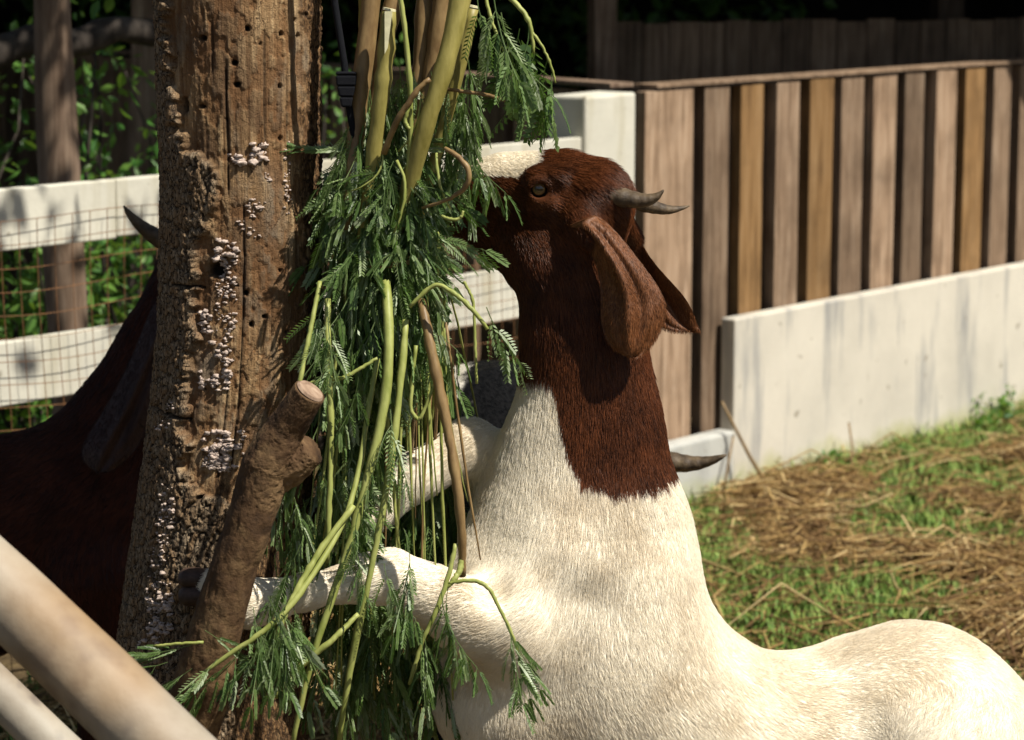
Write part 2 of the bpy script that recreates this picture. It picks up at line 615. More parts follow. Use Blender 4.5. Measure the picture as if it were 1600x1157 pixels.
shrub(20, 40, 6.75, 0.30, 11, 'leafy green shrub at the foot of the knotty post behind the rails', 1500)
shrub(205, 30, 7.3, 0.32, 12, 'loose leafy shrub between the knotty post and the big trunk', 950)
shrub(-150, 20, 7.2, 0.45, 13, 'dense leafy shrub behind the far end of the white rails', 1500)
shrub(330, 60, 8.3, 0.4, 14, 'leafy shrub growing before the shaded slat fence', 900)
shrub(520, 60, 8.0, 0.24, 15, 'yellow green leafy shrub behind the hanging fodder and the rail', 700, 0.03)
shrub(90, 200, 8.4, 0.5, 16, 'low dark leafy shrub deep in the shade', 1200)

def tree(px, py, Y, r0, h, crown_c, crown_r, seed, label, lean=0.0, n=5200):
    r = np.random.default_rng(seed)
    b = at(px, py, Y)
    root = empty('slim_tree', (b.x, b.y, 0))
    tag(root, label, 'tree', 'slim trees behind the white rails')
    pts, rad = [], []
    for i in range(22):
        t = i / 21
        pts.append(Vector((b.x + lean * (t * h - b.z) + 0.018 * math.sin(5 * t + seed), b.y + 0.02 * math.sin(4 * t + seed), -0.05 + h * t)))
        rad.append(r0 * (1.15 - 0.5 * t) * (1 + 0.10 * math.sin(17 * t + seed) + 0.06 * r.normal()))
    mb = MB()
    mb.tube(pts, rad, 14)
    mb.build('trunk', M['post_wood'], root, True)
    cc = Vector(crown_c)
    top = pts[-1]
    C = []
    for k in range(26):
        e = np.array(crown_r) * (r.normal(size=3) * 0.52)
        e = Vector(tuple(np.clip(e, -np.array(crown_r), np.array(crown_r)))) + cc
        lp = []
        st = pts[-1 - int(r.integers(0, 5))]
        for i in range(6):
            t = i / 5
            lp.append(st.lerp(e, t) + Vector((0, 0, 0.25 * math.sin(math.pi * t))))
        mb = MB()
        mb.tube(lp, [0.03 * (1 - 0.85 * i / 5) for i in range(6)], 5)
        mb.build('limb', M['bark_dark'], root, True)
        m = n // 26
        g = r.normal(size=(m, 3)) * 0.22
        C.append(np.array(tuple(e)) + g)
    C = np.concatenate(C)
    V, Fq, tint = leaves_np(C, 0.085, seed)
    o = link('crown', mesh_np('crown', V, Fq, False, {'tint': tint}), M['crown_leaf'], root)  # crown out of view, placed for the shade it throws behind the rails
    o['kind'] = 'stuff'
    return root
def crown_at(s, o, z):
    return tuple(fp(s, o, z))
tree(104, 350, 6.35, 0.052, 3.3, crown_at(-2.5, 0.0, 3.5), (0.95, 0.95, 0.6), 21, 'knotty brown post-like slim tree standing right behind the white rails, its unseen crown added for shade', -0.0)
tree(-40, 350, 7.6, 0.05, 3.4, crown_at(-3.6, -0.3, 3.6), (1.0, 1.0, 0.6), 22, 'slim tree hidden mostly beyond the far end of the rails')
tree(235, 350, 9.2, 0.055, 3.6, crown_at(-1.6, -1.3, 3.7), (1.2, 1.0, 0.6), 23, 'slim dark tree at the shaded slat fence')
tree(395, 300, 8.8, 0.05, 3.6, crown_at(-0.8, -0.9, 3.7), (0.8, 0.8, 0.6), 24, 'slim tree hidden behind the big trunk')
# dark log lashed across
mb = MB()
A, B = at(-120, 92, 6.55), at(262, 42, 6.9)
pts = [A.lerp(B, i / 14) + Vector((0, 0, 0.012 * math.sin(i * 1.3))) for i in range(15)]
mb.tube(pts, [0.042 * (1 + 0.1 * math.sin(i * 2.1)) * (1.1 - 0.02 * i) for i in range(15)], 12)
o = mb.build('log_rail', M['bark_dark'], None, True)
tag(o, 'dark crooked log running level behind the knotty slim tree', 'log')
# dark wood beyond
r = np.random.default_rng(5)
C = np.stack([r.uniform(-9, 1.5, 26000), r.uniform(11.5, 14.5, 26000), r.uniform(0, 3.6, 26000)], 1)
V, Fq, tint = leaves_np(C, 0.10, 6)
tag(link('far_thicket', mesh_np('far_thicket', V, Fq, False, {'tint': tint}), M['crown_leaf']), 'dark thicket of leaves far behind the fences', 'thicket', kind='stuff')
# ------------------------------------------------------------------ big dead trunk
TY = 3.55
rows_y = np.array([-900, -400, 0, 150, 300, 500, 600, 700, 800, 900, 1000, 1100, 1300, 1500, 1700, 1850], float)
rows_l = np.array([250, 253, 258, 263, 268, 262, 253, 240, 225, 210, 196, 184, 168, 158, 140, 110], float)
rows_r = np.array([480, 488, 495, 495, 497, 500, 497, 488, 482, 480, 480, 480, 484, 490, 505, 540], float)
NU, NV = 340, 620
yv = np.linspace(-700, 1850, NV)
yv = np.concatenate([np.linspace(-700, -10, 60), np.linspace(-8, 1170, NV - 120), np.linspace(1180, 1850, 60)])
ll = np.interp(yv, rows_y, rows_l); rr = np.interp(yv, rows_y, rows_r)
def smooth1(a, k=15):
    p = np.pad(a, k, mode='edge')
    return np.convolve(p, np.ones(2 * k + 1) / (2 * k + 1), 'valid')
ll, rr = smooth1(ll), smooth1(rr)
cx, hw = (ll + rr) / 2, (rr - ll) / 2
phi = np.linspace(-math.pi, math.pi, NU, endpoint=False)        # 0 faces the camera, + to the right
cen = np.array([tuple(at(c, y, TY)) for c, y in zip(cx, yv)])
rad = hw * TY / FPX * 1.01
PH, YV = np.meshgrid(phi, yv)                                    # (NV, NU)
R = rad[:, None] * np.ones_like(PH)
SU = np.sin(PH)
XP = cx[:, None] + hw[:, None] * SU                             # photo x of the front half
arc = PH * 0.107                                                # metres round the trunk
ZZ = cen[:, 2][:, None] * np.ones_like(PH)
P2 = np.stack([arc, ZZ, 0 * ZZ], -1)
# bark left on the trunk
by = np.array([-700, 0, 120, 200, 228, 250, 262, 335, 360, 434, 567, 636, 705, 740, 760, 1900], float)
bx = np.array([290, 276, 284, 296, 312, 352, 358, 346, 332, 328, 316, 310, 300, 330, 380, 400], float)
xb = np.interp(YV, by, bx)
wobb = (fbm(P2 * 40, 4, 3) - 0.5) * 46 + (fbm(P2 * 140, 3, 4) - 0.5) * 16
front = np.abs(PH) < math.pi / 2
bm_ = np.clip((xb + wobb - XP) / 5.0, 0, 1)
bm_ = np.where(front, bm_, np.where(PH < 0, 1.0, np.clip((PH - 2.1) / 0.1, 0, 1)))
low = np.clip((YV + (fbm(P2 * 30, 3, 8) - 0.5) * 120 - 735) / 40, 0, 1) * (1 - bm_)
rgt = np.where(PH > 0, np.clip((XP + (fbm(P2 * 60, 3, 31) - 0.5) * 30 - 476) / 6, 0, 1), 0) * (1 - bm_) * (np.where(PH > math.pi / 2, 1, 1))
# bark plates
wx = arc + (fbm(P2 * 50, 3, 5) - 0.5) * 0.012
f1, edge, cid = worley(np.stack([wx * 150, ZZ * 38 + fbm(P2 * 30, 2, 6) * 1.5], -1), 2)
f1b, edgeb, cidb = worley(np.stack([wx * 210, ZZ * 120], -1), 9)
crack = np.clip(edge / 0.20, 0, 1)
crackb = np.clip(edgeb / 0.35, 0, 1)
bark_h = 0.003 + 0.0075 * crack ** 0.5 + 0.0012 * crackb + 0.003 * cid + 0.002 * fbm(P2 * 400, 2, 7)
# fibrous lower wood
f1c, edgec, cidc = worley(np.stack([wx * 190, ZZ * 30], -1), 12)
fib = 0.0025 * np.clip(edgec / 0.35, 0, 1) + 0.006 * (fbm(np.stack([arc * 160, ZZ * 22, 0 * ZZ], -1), 4, 13) - 0.5) + 0.003 * (fbm(P2 * 220, 3, 14) - 0.5)
# bare wood
grain = fbm(np.stack([arc * 260, ZZ * 9, 0 * ZZ], -1), 4, 15)
flake = fbm(P2 * np.array([70, 40, 1]), 3, 16)
flk = np.clip((flake - 0.56) / 0.012, 0, 1)
flake2 = fbm(P2 * np.array([110, 75, 1]), 3, 26)
flk2 = np.clip((flake2 - 0.60) / 0.012, 0, 1) * np.clip((YV - 280) / 100, 0, 1)
bare = 0.0024 * (grain - 0.5) + 0.0016 * (fbm(P2 * np.array([330, 200, 1]), 3, 29) - 0.5) - 0.0016 * flk - 0.0013 * flk2 + 0.002 * (fbm(P2 * 25, 3, 17) - 0.5)
H = bm_ * bark_h + low * fib + rgt * (fib * 1.4) + (1 - bm_ - low * 1.0) * bare
hole = np.zeros_like(H)
dark = np.zeros_like(H)
def px2(px, py):
    i = int(np.argmin(np.abs(yv - py)))
    u = np.clip((px - cx[i]) / hw[i], -0.98, 0.98)
    return i, math.asin(u)
hr = random.Random(3)
holes = [(352, 409, 15, 13), (330, 56, 6, 4), (383, 126, 5, 4), (447, 50, 4, 4), (470, 53, 4, 4), (399, 41, 4, 4), (379, 93, 5, 4), (447, 210, 3, 3), (328, 160, 5, 3),
         (466, 29, 3, 3), (480, 22, 3, 3), (425, 480, 4, 3), (404, 491, 4, 4), (448, 411, 3, 3), (397, 443, 4, 3), (458, 506, 3, 3), (331, 750, 4, 4), (445, 130, 3, 3), (300, 160, 8, 12), (418, 225, 5, 8)]
for k in range(6): holes.append((hr.uniform(330, 470), hr.uniform(20, 700), 2.0, 2.0))
for hx, hy, rx, ry in holes:
    i, ph = px2(hx, hy)
    a0 = rx * TY / FPX
    dx = (PH - ph) * rad[i] / a0
    dy = (YV - hy) / ry
    d = np.sqrt(dx ** 2 + dy ** 2)
    d = d + 0.5 * (fbm(P2 * 260, 2, 77) - .5)
    hole = np.maximum(hole, np.clip((1.15 - d) / 0.45, 0, 1))
H = H - hole * 0.016
# long drying cracks
for cxp, y0, y1, dep in ((368, 85, 300, 1), (392, 300, 720, 1), (362, 560, 740, .8), (424, 40, 260, .8), (458, 100, 420, .7), (436, 440, 560, .6), (345, 20, 120, .7)):
    i, ph = px2(cxp, (y0 + y1) / 2)
    wv = ph + 0.03 * (fbm(np.stack([0 * ZZ, ZZ * 14, 0 * ZZ], -1), 3, int(cxp)) - 0.5)
    d = np.abs(PH - wv) * 0.107
    msk = np.clip((0.0016 - d) / 0.0008, 0, 1) * np.clip((YV - y0) / 20, 0, 1) * np.clip((y1 - YV) / 20, 0, 1)
    H = H - msk * 0.005 * dep
    dark = np.maximum(dark, msk * 0.9 * dep)
# broken bark seams
for yc, xa, xc in ((434, 290, 332), (624, 262, 312)):
    d = np.abs(YV - yc - (XP - xa) * (0.3 if yc > 500 else 0.02) - 8 * (fbm(P2 * 120, 2, 44) - .5))
    msk = np.clip((3.2 - d) / 2, 0, 1) * np.where(front & (XP > xa) & (XP < xc), 1, 0)
    H = H - msk * 0.007
    dark = np.maximum(dark, msk)
RR = R + H
TX = cen[:, 0][:, None] + RR * np.sin(PH)
TYY = TY - RR * np.cos(PH)
TV = np.stack([TX, TYY, ZZ], -1)
ii, jj = np.meshgrid(np.arange(NV - 1), np.arange(NU), indexing='ij')
j2 = (jj + 1) % NU
Fq = np.stack([ii * NU + jj, (ii + 1) * NU + jj, (ii + 1) * NU + j2, ii * NU + j2], -1).reshape(-1, 4)
blot = fbm(P2 * np.array([22, 12, 1]), 4, 18)
crk = bm_ * (1 - crack) + low * (1 - np.clip(edgec / 0.3, 0, 1)) * 0.8
attrs = {'bark': bm_.ravel(), 'low': np.maximum(low, rgt).ravel(), 'hole': np.maximum(hole, dark).ravel(), 'blot': blot.ravel(), 'crack': crk.ravel(), 'grain': grain.ravel(),
         'flake': np.maximum(flk, flk2).ravel(), 'cid': cid.ravel()}
def mat_trunk():
    m = NT('dead_trunk_wood')
    v = m.coord('Object')
    A = lambda k: m.attr(k).outputs['Fac']
    g = m.ramp(A('grain'), [(0.25, (0.14, 0.078, 0.034)), (0.5, (0.33, 0.205, 0.098)), (0.75, (0.52, 0.36, 0.19))])
    fine = m.noise(m.coord('Object', (60, 60, 4)), 6, 5, 0.6)
    g = m.mix(m.ramp(fine, [(0.4, 0.0), (0.75, 0.5)]), g, (0.10, 0.055, 0.022))
    g = m.mix(m.ramp(A('blot'), [(0.46, 0.0), (0.66, 0.75)]), g, (0.10, 0.055, 0.028))
    g = m.mix(m.ramp(m.noise(v, 9, 4, 0.6), [(0.55, 0.0), (0.72, 0.5)]), g, (0.17, 0.075, 0.028))
    g = m.mix(m.ramp(m.noise(m.coord('Object', (9, 9, 4)), 2.2, 6, 0.7), [(0.5, 0.0), (0.66, 0.7)]), g, (0.21, 0.165, 0.115))
    g = m.mix(m.ramp(m.noise(v, 420, 3, 0.7), [(0.5, 0.0), (0.72, 0.65)]), g, (0.07, 0.038, 0.018))
    g = m.mix(m.math('MULTIPLY', A('flake'), 0.6), g, (0.16, 0.075, 0.028))
    fn = m.noise(v, 120, 4, 0.65)
    bk = m.ramp(fn, [(0.3, (0.13, 0.085, 0.050)), (0.55, (0.29, 0.215, 0.135)), (0.8, (0.44, 0.35, 0.24))])
    bk = m.mix(m.ramp(A('cid'), [(0.3, 0.0), (0.9, 0.5)]), bk, (0.24, 0.13, 0.05))
    lw = m.ramp(m.noise(m.coord('Object', (40, 40, 8)), 5, 6, 0.65), [(0.3, (0.055, 0.028, 0.013)), (0.52, (0.19, 0.105, 0.045)), (0.75, (0.36, 0.24, 0.12))])
    def vor(scale, sc):
        nd = m.n('ShaderNodeTexVoronoi', feature='DISTANCE_TO_EDGE')
        nd.inputs['Scale'].default_value = scale
        mp = m.coord('Object', sc)
        ds = m.n('ShaderNodeVectorMath', operation='ADD')
        nz_ = m.n('ShaderNodeTexNoise'); nz_.inputs['Scale'].default_value = 60; nz_.inputs['Detail'].default_value = 4
        m.l(v, nz_.inputs['Vector'])
        sc_ = m.n('ShaderNodeVectorMath', operation='SCALE'); sc_.inputs['Scale'].default_value = 0.9
        m.l(nz_.outputs['Color'], sc_.inputs[0])
        m.l(mp, ds.inputs[0]); m.l(sc_.outputs[0], ds.inputs[1])
        m.l(ds.outputs[0], nd.inputs['Vector'])
        return nd.outputs['Distance']
    vb = m.ramp(vor(1.0, (170, 170, 60)), [(0.01, 1.0), (0.08, 0.0)])
    bk = m.mix(vb, bk, (0.018, 0.012, 0.008))
    vl = m.ramp(vor(1.0, (240, 240, 50)), [(0.02, 0.9), (0.14, 0.0)])
    lw = m.mix(vl, lw, (0.022, 0.012, 0.006))
    vg = m.ramp(vor(1.0, (60, 60, 16)), [(0.005, 0.85), (0.03, 0.0)])
    gmask = m.ramp(m.noise(v, 11, 3, 0.5), [(0.46, 0.0), (0.56, 1.0)])
    g = m.mix(m.math('MULTIPLY', vg, gmask), g, (0.045, 0.022, 0.010))
    c = m.mix(A('low'), g, lw)
    c = m.mix(A('bark'), c, bk)
    c = m.mix(m.math('MULTIPLY', A('crack'), 0.85), c, (0.022, 0.014, 0.009))
    c = m.mix(A('hole'), c, (0.012, 0.008, 0.006))
    m.bump(m.math('ADD', m.math('ADD', fn, fine), m.math('MULTIPLY', m.noise(v, 500, 3, 0.7), 0.7)), 0.8, 0.004)
    return m.col(c, 0.85, 0.2)
trunk_root = empty('dead_tree', (cen[-1][0], TY, 0))
tag(trunk_root, 'thick dead tree trunk with peeling bark, insect holes and white fungus', 'tree')
M['trunk'] = mat_trunk()
link('trunk', mesh_np('trunk', TV.reshape(-1, 3), Fq, True, attrs), M['trunk'], trunk_root)
mb = MB()
mb.add([tuple(TV[0, k]) for k in range(0, NU, 4)], [tuple(range(NU // 4))])
mb.build('cut_top', M['post_wood'], trunk_root)
def trunk_pt(px, py, lift=0.0):
    i, ph = px2(px, py)
    j = int((ph + math.pi) / (2 * math.pi) * NU) % NU
    n = np.array([math.sin(ph), -math.cos(ph), 0.0])
    return TV[i, j] + n * lift, n

# white fungus knobs in clusters
def ico():
    t = (1 + 5 ** 0.5) / 2
    v = np.array([(-1, t, 0), (1, t, 0), (-1, -t, 0), (1, -t, 0), (0, -1, t), (0, 1, t), (0, -1, -t), (0, 1, -t), (t, 0, -1), (t, 0, 1), (-t, 0, -1), (-t, 0, 1)], float)
    v /= np.linalg.norm(v[0])
    f = [(0, 11, 5), (0, 5, 1), (0, 1, 7), (0, 7, 10), (0, 10, 11), (1, 5, 9), (5, 11, 4), (11, 10, 2), (10, 7, 6), (7, 1, 8), (3, 9, 4), (3, 4, 2), (3, 2, 6), (3, 6, 8), (3, 8, 9), (4, 9, 5), (2, 4, 11), (6, 2, 10), (8, 6, 7), (9, 8, 1)]
    v = list(map(tuple, v))
    cache = {}
    def mid(a, b):
        k = (min(a, b), max(a, b))
        if k not in cache:
            p = (np.array(v[a]) + np.array(v[b])) / 2
            v.append(tuple(p / np.linalg.norm(p)))
            cache[k] = len(v) - 1
        return cache[k]
    nf = []
    for a, b, c in f:
        x, y, z = mid(a, b), mid(b, c), mid(c, a)
        nf += [(a, x, z), (b, y, x), (c, z, y), (x, y, z)]
    return np.array(v), np.array(nf)
ICV, ICF = ico()
M['fungus'] = mat_plain('pale_fungus', (0.42, 0.335, 0.28), 0.85, 0.15, 160, 0.45, 0.5)
def fungus(regions, seed):
    r = np.random.default_rng(seed)
    Vs, Fs = [], []
    for (x0, y0, x1, y1, n, rp) in regions:
        for k in range(n):
            px, py = r.uniform(x0, x1), r.uniform(y0, y1)
            if n > 30 and vnoise(np.array([px / 9, py / 12, seed]), 5) < 0.42: continue
            p, nn = trunk_pt(px, py)
            s = rp * TY / FPX * (0.3 + 0.9 * r.uniform() ** 1.6)
            V = ICV * (1 + 0.30 * r.normal(size=(len(ICV), 1)).clip(-1.5, 1.8))
            V = V * np.array([r.uniform(0.9, 1.5), r.uniform(.9, 1.3), r.uniform(0.6, 0.9)]) * s
            Vs.append(V + p + nn * s * 0.2)
            Fs.append(ICF + len(ICV) * (len(Vs) - 1))
    o = link('fungus_cluster', mesh_np('fungus_cluster', np.concatenate(Vs), np.concatenate(Fs), True), M['fungus'], trunk_root)
fungus([(368, 230, 390, 245, 15, 5)], 1)
fungus([(405, 216, 430, 246, 20, 6)], 2)
fungus([(452, 212, 462, 330, 60, 2.4), (425, 262, 434, 275, 10, 3)], 3)
fungus([(400, 300, 425, 360, 60, 2.6)], 4)
fungus([(352, 362, 384, 400, 45, 5.5), (385, 330, 395, 350, 8, 4)], 5)
fungus([(352, 400, 382, 500, 190, 2.6), (328, 470, 344, 505, 34, 4)], 6)
fungus([(345, 500, 376, 575, 110, 3.6), (325, 560, 372, 590, 60, 4)], 7)
fungus([(332, 655, 352, 705, 80, 4), (345, 650, 395, 712, 260, 4)], 8)
fungus([(272, 735, 296, 800, 70, 3.4), (258, 800, 286, 880, 90, 3)], 9)
fungus([(255, 880, 292, 955, 230, 3.6), (240, 945, 275, 985, 60, 3.4)], 10)
fungus([(262, 610, 300, 660, 40, 2.6)], 11)

# cut branch stub in front, with a broken side knot
def mat_stub():
    m = NT('stub_bark')
    v = m.coord('Object')
    n = m.noise(v, 16, 6, 0.65, 0.5)
    c = m.ramp(n, [(0.32, (0.030, 0.017, 0.010)), (0.48, (0.085, 0.047, 0.022)), (0.62, (0.17, 0.105, 0.05)), (0.75, (0.25, 0.165, 0.085))])  # dark brown bark, with some of the stub's shade put into the colour
    c = m.mix(m.ramp(m.noise(v, 70, 4, 0.6), [(0.5, 0.0), (0.75, 0.6)]), c, (0.05, 0.03, 0.018))
    m.bump(m.noise(v, 55, 5, 0.65), 0.6, 0.006)
    return m.col(c, 0.85, 0.2)
M['stub'] = mat_stub()
def rough_tube(name, ctrl, parent, mat, seed, n=26, m=60, amp=0.08, endcap=True, cracks=0.0):
    """ctrl: (px,py,Y,r_px)"""
    P = np.array([tuple(at(a, b, c)) for a, b, c, d in ctrl])
    Rr = np.array([rpx(d, c) for a, b, c, d in ctrl])
    t0 = np.linspace(0, 1, len(P))
    t = np.linspace(0, 1, m)
    def cr(Y):
        o = np.stack([np.interp(t, t0, Y[:, k]) for k in range(Y.shape[1])], 1)
        for k in range(o.shape[1]): o[1:-1, k] = smooth1(o[:, k], 3)[1:-1]
        return o
    C = cr(P); rr_ = cr(Rr[:, None])[:, 0]
    mb = MB()
    mb.tube([Vector(c) for c in C], list(rr_), n, endcap)
    V = np.array(mb.v)
    ax = np.repeat(C, n, 0)
    d = V[:len(ax)] - ax
    nz = fbm(V[:len(ax)] * 26, 4, seed) - 0.5
    nz2 = fbm(V[:len(ax)] * np.array([110, 110, 50]), 3, seed + 1) - 0.5
    cr_ = 0
    if cracks:
        kk_ = np.tile(np.arange(n), m) / n * 2 * math.pi * 0.05
        ss_ = np.repeat(np.arange(m) / m, n) * float(np.linalg.norm(np.diff(C, axis=0), axis=1).sum())
        q_ = np.stack([kk_, ss_, 0 * ss_], 1)
        _, eg, ci = worley(np.stack([kk_ * 70 + fbm(q_ * 40, 3, seed) * 1.2, ss_ * 14 + fbm(q_ * 25, 3, seed + 3) * 1.6], -1), seed)
        cr_ = -cracks * (1 - np.clip(eg / 0.10, 0, 1)) + cracks * 0.5 * (ci - .5) + cracks * 1.2 * (fbm(q_ * np.array([200, 60, 1]), 3, seed + 5) - .5)
    V[:len(ax)] = ax + d * (1 + amp * 3 * nz + amp * nz2 + cr_)[:, None]
    mb.v = [tuple(p) for p in V]
    return mb.build(name, mat, parent, True)
st = rough_tube('branch_stub', [(235, 1330, 3.44, 60), (318, 1060, 3.33, 46), (352, 930, 3.31, 38), (398, 790, 3.30, 36), (418, 725, 3.30, 42), (446, 670, 3.29, 31), (484, 612, 3.27, 26)], trunk_root, M['stub'], 41, 120, 240, 0.06, True, 0.035)
rough_tube('broken_knot', [(405, 745, 3.31, 38), (440, 728, 3.31, 38), (470, 712, 3.305, 33), (488, 702, 3.30, 24)], trunk_root, M['stub'], 43, 80, 70, 0.12, True, 0.10)
mb = MB()
ce = at(484.5, 611.5, 3.27)
ax = (at(484, 612, 3.27) - at(445, 665, 3.285)).normalized()
mb.tube([ce, ce + ax * 0.003], [rpx(24, 3.27), rpx(21, 3.27)], 22)
mb.build('cut_face', M['post_wood'], trunk_root)

# ------------------------------------------------------------------ roof added on the trunk, out of view, to shade the brown goat
zr = float(TV[0, 0, 2])
rfo = empty('added_shade_roof', (-0.5, 4.2, zr))
tag(rfo, 'small plank roof added out of view for shade, resting on the dead trunk above the fodder', 'roof')
for k in range(10):
    mb = MB()
    y0 = 3.43 + k * 0.145
    mb.hexa([Vector(p) for p in ((-1.7, y0, zr + 0.10), (0.62, y0, zr + 0.10), (0.62, y0 + 0.14, zr + 0.10), (-1.7, y0 + 0.14, zr + 0.10),
                                 (-1.7, y0, zr + 0.125), (0.62, y0, zr + 0.125), (0.62, y0 + 0.14, zr + 0.125), (-1.7, y0 + 0.14, zr + 0.125))])
    mb.build('roof_plank', M['plank_grey'], rfo)
for x, y0, y1 in ((-1.55, 3.4, 4.9), (-0.40, 3.4, 4.9), (0.45, 3.4, 4.9)):
    mb = MB()
    mb.hexa([Vector(p) for p in ((x - .04, y0, zr - 0.0), (x + .04, y0, zr - 0.0), (x + .04, y1, zr - 0.0), (x - .04, y1, zr - 0.0),
                                 (x - .04, y0, zr + .099), (x + .04, y0, zr + .099), (x + .04, y1, zr + .099), (x - .04, y1, zr + .099))])
    mb.build('joist', M['plank_dark'], rfo)
for x, y in ((-1.55, 4.75), (-1.55, 3.5)):
    mb = MB()
    mb.tube([Vector((x, y, -0.05)), Vector((x, y, zr + 0.01))], [0.05, 0.045], 12)
    mb.build('support_post', M['bark_dark'], rfo, True)
mb = MB()
mb.tube([Vector((-1.65, 3.43, zr - 0.03)), Vector((0.5, 3.43, zr - 0.03))], [0.035, 0.032], 12)
mb.build('beam', M['bark_dark'], rfo, True)

# ------------------------------------------------------------------ pale pole in front
po = empty('bamboo_pole', at(130, 985, 2.6))
tag(po, 'thick pale grey pole slanting down across the near corner, out of focus', 'pole')
def mat_pole():
    m = NT('pale_pole_wood')
    v = m.coord('Object')
    n = m.noise(v, 7, 5, 0.6)
    c = m.ramp(n, [(0.3, (0.15, 0.12, 0.085)), (0.55, (0.29, 0.255, 0.20)), (0.75, (0.37, 0.345, 0.285))])
    c = m.mix(m.ramp(m.noise(v, 16, 3, 0.5), [(0.56, 0.0), (0.68, 0.8)]), c, (0.10, 0.09, 0.085))
    c = m.mix(m.ramp(m.noise(v, 3, 3, 0.5), [(0.48, 0.0), (0.66, 0.6)]), c, (0.34, 0.20, 0.08))
    m.bump(m.noise(v, 40, 4, 0.6), 0.3, 0.003)
    return m.col(c, 0.6, 0.35)
M['pole'] = mat_pole()
def lean_pole(parent, P0, P1, r0, seed, up_z):
    d = P1 - P0
    a = P0 + d * ((up_z - P0.z) / d.z)
    b_ = P0 + d * ((0.0 - P0.z) / d.z)
    n, m = 28, 90
    C = [a.lerp(b_, i / (m - 1)) for i in range(m)]
    mb = MB()
    mb.tube(C, [r0 * (0.88 + 0.22 * i / (m - 1)) for i in range(m)], n)
    V = np.array(mb.v); ax = np.repeat(np.array([tuple(c) for c in C]), n, 0)
    nz = fbm(V * 9, 3, seed) - 0.5; nz2 = fbm(V * 40, 3, seed + 1) - 0.5
    V = ax + (V - ax) * (1 + 0.10 * nz + 0.03 * nz2)[:, None]
    mb.v = [tuple(p) for p in V]
    mb.build('pole', M['pole'], parent, True)
    return a
PA, PB = at(0, 921, 2.65), at(200, 1112, 2.60)
top = lean_pole(po, PA, PB, 0.0435, 51, 1.72)
mb = MB()
mb.tube([Vector((top.x - .05, top.y + .09, -.05)), Vector((top.x - .05, top.y + .09, 1.9))], [.05, .045], 14)
mb.build('upright', M['bark_dark'], po, True)
p2 = empty('lower_pole', at(0, 1080, 2.8))
tag(p2, 'second pale pole leaning beneath the slanting near pole', 'pole')
Q0 = at(0, 1084, 2.85)
lean_pole(p2, Q0, Q0 + (PB - PA), 0.026, 53, 1.55)
